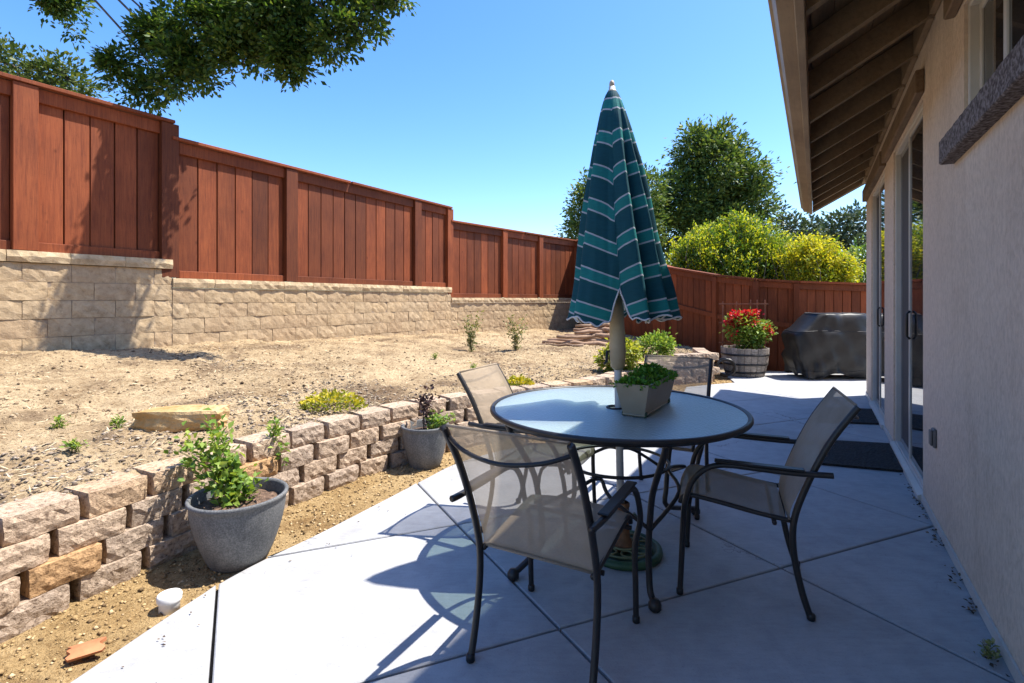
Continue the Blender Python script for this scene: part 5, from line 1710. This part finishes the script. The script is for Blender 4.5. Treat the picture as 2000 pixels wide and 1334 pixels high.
for k in range(70):
    i = rs.randrange(2, len(edge) - 4); e_ = edge[i]; q_ = abs(rs.gauss(0, 0.16)) + 0.02
    pts.append((e_.x + q_ * 0.85 + rs.uniform(-.03, .03), e_.y - q_ * 0.5, 0.004 + 0.004 * rs.random()))
pts = np.array(pts); a_ = rng.uniform(0, 2 * np.pi, len(pts))
me = leaf_mesh('blown_leaves', pts, np.stack([np.cos(a_), np.sin(a_), rng.uniform(-.02, .2, len(pts))], 1), 0.014, 0.5, rng, 0.2, 0.1)
tag(obj('blown_leaves', me, M['litter']), 'tiny dry leaves and crumbs blown onto the curved patio edge', 'leaf litter', kind='stuff')
wpnt = hp(0.10, 0.05, 0.002)
plant('small_weed', 'small pale weed at the foot of the house wall in the near corner', 'weed', wpnt[:], rand_stems(7, 0.035, 0.015, 0.04, rp), M['leaf_weed'], 0.02, 95, 'small weeds on the dry bed', lw=0.5, per=9, spread=0.008)

# ------------------------------------------------------------------ trees
def limb(mb, pts, r0, r1, n=8):
    P = catmull(pts, 5)
    mb.tube(P, [r0 + (r1 - r0) * i / (len(P) - 1) for i in range(len(P))], n)

def tree(name, label, base, trunk_top, r0, ells, nclus, per, spread, ls, mat, seed, lw=0.5, shell=0.55, nlimb=14, group=None, cat='tree', mat2=None, wpow=0.75, arch=-0.08, lr=1.0, nmain=None):
    rng = np.random.default_rng(seed)
    B = Vector(base)
    t = thing(name, label, cat, base, 0, group)
    E = [tuple(e[i] - (base[i] if i < 3 else 0) for i in range(6)) for e in ells]
    T = Vector(trunk_top) - B
    m = MB(); limb(m, [(0, 0, -0.1), (T * 0.5 + Vector((0.1, 0.05, 0)))[:], T[:]], r0, r0 * 0.45, 10)
    trunk = obj('trunk', m, M['bark'], t, smooth=True)
    P, D, Cn, K = cluster_points(E, nclus, per, spread, rng, shell, wpow)
    mb = MB()
    for e in (E if nmain is None else [E[q] for q in rng.choice(len(E), nmain, replace=False)]):
        c = Vector(e[:3]); st = T * 0.8
        mid = st.lerp(c, 0.5) + Vector((0, 0, arch * (c - st).length))
        limb(mb, [st[:], mid[:], c[:]], r0 * 0.35 * lr, r0 * 0.12 * lr, 7)
    for k in rng.choice(len(Cn), min(nlimb * 6, len(Cn)), replace=False):
        c = Vector(E[K[k]][:3]); q = Vector(Cn[k]); 
        limb(mb, [c[:], (c.lerp(q, 0.55) + Vector((0, 0, 0.06 * (q - c).length)))[:], q[:]], r0 * 0.10 * lr, r0 * 0.03 * lr, 5)
    obj('branches', mb, M['bark'], t, smooth=True)
    if False:
        k = int(len(P) * 0.55)
        sel = rng.permutation(len(P))
        obj('crown', leaf_mesh('crown', P[sel[:k]], D[sel[:k]], ls, lw, rng), M[mat], t)
        obj('crown', leaf_mesh('crown', P[sel[k:]], D[sel[k:]], ls, lw, rng), M[mat2], t)
    else:
        obj('crown', leaf_mesh('crown', P, D, ls, lw, rng), M[mat], t)
    return t

def blobs(ells, n, r0, r1, seed):
    """leaf masses of their own size spread through a crown, with gaps between them"""
    rng = np.random.default_rng(seed); E = np.array(ells)
    w = (E[:, 3] * E[:, 5]) ** 0.8; w /= w.sum()
    out = [tuple(e) for e in E if e[3] < 0.30]
    for k in rng.choice(len(E), n, p=w):
        d = unit(rng.normal(0, 1, (1, 3)))[0] * rng.uniform(0.1, 0.95)
        r = rng.uniform(r0, r1)
        out.append((*(E[k, :3] + d * E[k, 3:]), r * 1.15, r, r * 0.8))
    return out
def px(x, y, Y):
    """a point of the place on the sight line of photo pixel x,y at depth Y"""
    return ((x - 1000) * Y / 1000, Y, 1.232 + (585 - y) * Y / 1000)
def ell(x, y, Y, rx, ry, rd):
    p = px(x, y, Y); k = Y / 1000
    return (p[0], p[1], p[2], rx * k, rd, ry * k)
ov = [ell(300, 70, 6.6, 100, 75, .4), ell(420, 30, 6.4, 115, 80, .4), ell(490, 40, 6.3, 80, 60, .3), ell(560, 35, 6.1, 110, 72, .4), ell(690, 15, 6.05, 95, 72, .4), ell(610, -60, 6.1, 120, 50, .4), ell(330, -50, 6.8, 130, 50, .4),
      ell(120, 5, 6.8, 45, 34, .3), ell(765, -8, 6.0, 50, 42, .35), ell(285, 140, 6.6, 60, 38, .3), ell(370, 120, 6.4, 55, 40, .3), ell(235, 130, 6.6, 35, 40, .25), ell(560, 105, 6.1, 34, 38, .25), ell(655, 80, 6.0, 45, 40, .25), ell(470, 90, 6.25, 60, 38, .3),
      ell(150, 45, 6.8, 14, 26, .12), ell(330, 165, 6.5, 20, 16, .1), ell(410, 160, 6.3, 16, 14, .1), ell(660, 125, 6, 12, 16, .1), ell(575, 138, 6.1, 12, 12, .1), ell(285, 178, 6.6, 18, 14, .1)]
tree('overhanging_tree', 'dark green tree whose leafy branches hang over the fence at top left', (-9.3, 7.6, -0.34), (-8.9, 7.3, 7.4), 0.24, blobs(ov, 100, 0.15, 0.30, 5) + [(-8.4, 7.3, 7.3, 1.3, 1.0, 0.8), (-7.0, 7.1, 7.0, 1.0, 0.8, 0.6)], 1950, 24, 0.06, 0.072, 'leaf_oak', 201, 0.55, 0.1, 22, wpow=0.7, arch=0.24, lr=0.34, nmain=8)
lt = [ell(30, 130, 9.5, 55, 45, .5), ell(130, 150, 9.5, 48, 40, .5), ell(80, 190, 9.6, 100, 50, .7), ell(-60, 120, 9.8, 80, 70, .7)]
tree('garden_tree', 'small light green tree showing just above the fence at far left', (-8.6, 9.9, -0.34), (-8.6, 9.7, 4.6), 0.12, lt, 330, 14, 0.11, 0.11, 'leaf_left', 202, 0.5, 0.3, 10)
Yp = 21.0
pt = [ell(1390, 330, Yp, 70, 80, 1.6), ell(1445, 350, Yp, 52, 45, 1.2), ell(1350, 290, Yp, 30, 48, .8), ell(1405, 275, Yp, 24, 38, .7), ell(1340, 390, Yp, 70, 65, 1.5), ell(1460, 400, Yp, 48, 42, 1.1), ell(1480, 335, Yp, 30, 18, .6), ell(1485, 370, Yp, 24, 14, .5),
      ell(1440, 290, Yp, 26, 18, .5), ell(1310, 440, Yp, 80, 60, 1.5), ell(1420, 450, Yp, 80, 50, 1.5), ell(1400, 520, Yp, 110, 60, 1.6)]
tree('large_tree', 'large dark green tree beyond the back fence, right of the umbrella', (px(1390, 600, Yp)[0], Yp, -0.34), px(1390, 420, Yp), 0.26, pt, 1500, 24, 0.19, 0.19, 'leaf_pine', 203, 0.45, 0.35, 16, 'trees beyond the back fence')
Yq = 19.0
qt = [ell(1135, 410, Yq, 26, 45, .7), ell(1125, 450, Yq, 30, 30, .7), ell(1180, 400, Yq, 50, 60, .9), ell(1250, 380, Yq, 50, 60, .9), ell(1150, 360, Yq, 18, 22, .4), ell(1230, 450, Yq, 70, 50, 1.0)]
tree('garden_tree', 'dark green tree partly hidden left of the closed umbrella', (px(1190, 600, Yq)[0], Yq, -0.34), px(1190, 460, Yq), 0.16, qt, 520, 22, 0.16, 0.16, 'leaf_pine', 204, 0.45, 0.3, 12, 'trees beyond the back fence')
Yr = 30.0
ft = [ell(1650, 445, Yr, 48, 34, 1.3), ell(1610, 465, Yr, 34, 26, 1.1), ell(1690, 430, Yr, 36, 40, 1.1), ell(1640, 500, Yr, 70, 40, 1.5)]
tree('far_tree', 'hazy blue-green tree far behind, under the end of the eave', (px(1650, 600, Yr)[0], Yr, -0.34), px(1650, 480, Yr), 0.2, ft, 240, 14, 0.26, 0.30, 'leaf_far', 205, 0.45, 0.3, 10, 'trees beyond the back fence')
Ys = 27.0
gt = [ell(1505, 425, Ys, 24, 26, .7), ell(1545, 440, Ys, 28, 20, .8), ell(1580, 450, Ys, 22, 18, .6), ell(1540, 490, Ys, 60, 40, 1.3)]
tree('far_tree', 'small hazy tree peeking between the large tree and the eave', (px(1540, 600, Ys)[0], Ys, -0.34), px(1540, 470, Ys), 0.15, gt, 200, 13, 0.24, 0.26, 'leaf_far', 206, 0.45, 0.3, 9, 'trees beyond the back fence')

# upright, feathery bush: many shoots with leaves along them, paler at the tips
def shoots_bush(name, label, base, ells, nsh, per, ls, mat_in, mat_out, seed, group=None, upr=0.8, lw=0.4):
    rng = np.random.default_rng(seed); B = np.array(base)
    t = thing(name, label, 'bush', base, 0, group)
    E = np.array([[e[i] - (base[i] if i < 3 else 0) for i in range(6)] for e in ells])
    w = (E[:, 3] * E[:, 5]); w = w / w.sum()
    k = rng.choice(len(E), nsh, p=w)
    d = unit(rng.normal(0, 1, (nsh, 3)) + np.array([0, -0.3, 0.35]))
    tip = E[k, :3] + d * E[k, 3:] * rng.uniform(0.55, 1.05, (nsh, 1))
    tip[:, 2] = np.maximum(tip[:, 2], 0.3)
    L = rng.uniform(0.35, 0.75, (nsh, 1))
    sd = unit(np.stack([d[:, 0] * 0.6, d[:, 1] * 0.4, np.full(nsh, upr)], 1) + rng.normal(0, 0.22, (nsh, 3)))
    f = rng.random((nsh, per, 1)) ** 0.8
    P = tip[:, None] - sd[:, None] * L[:, None] * f + rng.normal(0, 1, (nsh, per, 3)) * (0.025 + 0.05 * f)
    D = sd[:, None] * 0.8 + rng.normal(0, 0.6, (nsh, per, 3))
    # young growth is the pale one: the tips of the shoots that stand proud
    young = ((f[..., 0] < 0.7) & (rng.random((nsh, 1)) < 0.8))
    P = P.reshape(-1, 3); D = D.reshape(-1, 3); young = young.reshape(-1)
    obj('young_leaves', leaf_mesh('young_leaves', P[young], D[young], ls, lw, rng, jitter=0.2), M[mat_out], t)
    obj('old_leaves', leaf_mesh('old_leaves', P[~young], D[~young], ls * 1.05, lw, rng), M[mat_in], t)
    mb = MB()
    for q in range(0, nsh, 4):
        a_ = Vector(tip[q]); b_ = Vector(tip[q] - sd[q] * L[q] * 1.6)
        mb.tube([(0.25 * b_.x, 0.25 * b_.y, 0.0), b_[:], a_[:]], [0.02, 0.009, 0.003], 4)
    obj('stems', mb, M['bark'], t, smooth=True)
    return t
Yb = 12.6
bt = [ell(1420, 490, Yb, 85, 58, .9), ell(1350, 500, Yb, 50, 52, .8), ell(1480, 480, Yb, 60, 52, .8), ell(1440, 455, Yb, 60, 36, .7), ell(1530, 520, Yb, 40, 45, .7), ell(1420, 540, Yb, 130, 50, .9), ell(1330, 530, Yb, 45, 50, .6), ell(1440, 435, Yb, 40, 30, .5), ell(1530, 490, Yb, 45, 40, .6), ell(1390, 470, Yb, 60, 45, .6)]
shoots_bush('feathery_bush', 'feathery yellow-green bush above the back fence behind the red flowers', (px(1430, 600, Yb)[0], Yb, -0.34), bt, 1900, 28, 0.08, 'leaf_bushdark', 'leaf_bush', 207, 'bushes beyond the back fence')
Yc = 11.6
ct = [ell(1585, 505, Yc, 66, 50, .7), ell(1635, 530, Yc, 42, 42, .6), ell(1560, 545, Yc, 40, 34, .6), ell(1600, 565, Yc, 80, 30, .7)]
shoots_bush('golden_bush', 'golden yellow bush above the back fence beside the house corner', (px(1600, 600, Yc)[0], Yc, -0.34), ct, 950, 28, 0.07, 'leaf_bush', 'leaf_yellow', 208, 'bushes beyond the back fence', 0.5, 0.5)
Yd = 13.5
dt = [ell(1690, 515, Yd, 45, 55, .7), ell(1740, 520, Yd, 50, 60, .8)]
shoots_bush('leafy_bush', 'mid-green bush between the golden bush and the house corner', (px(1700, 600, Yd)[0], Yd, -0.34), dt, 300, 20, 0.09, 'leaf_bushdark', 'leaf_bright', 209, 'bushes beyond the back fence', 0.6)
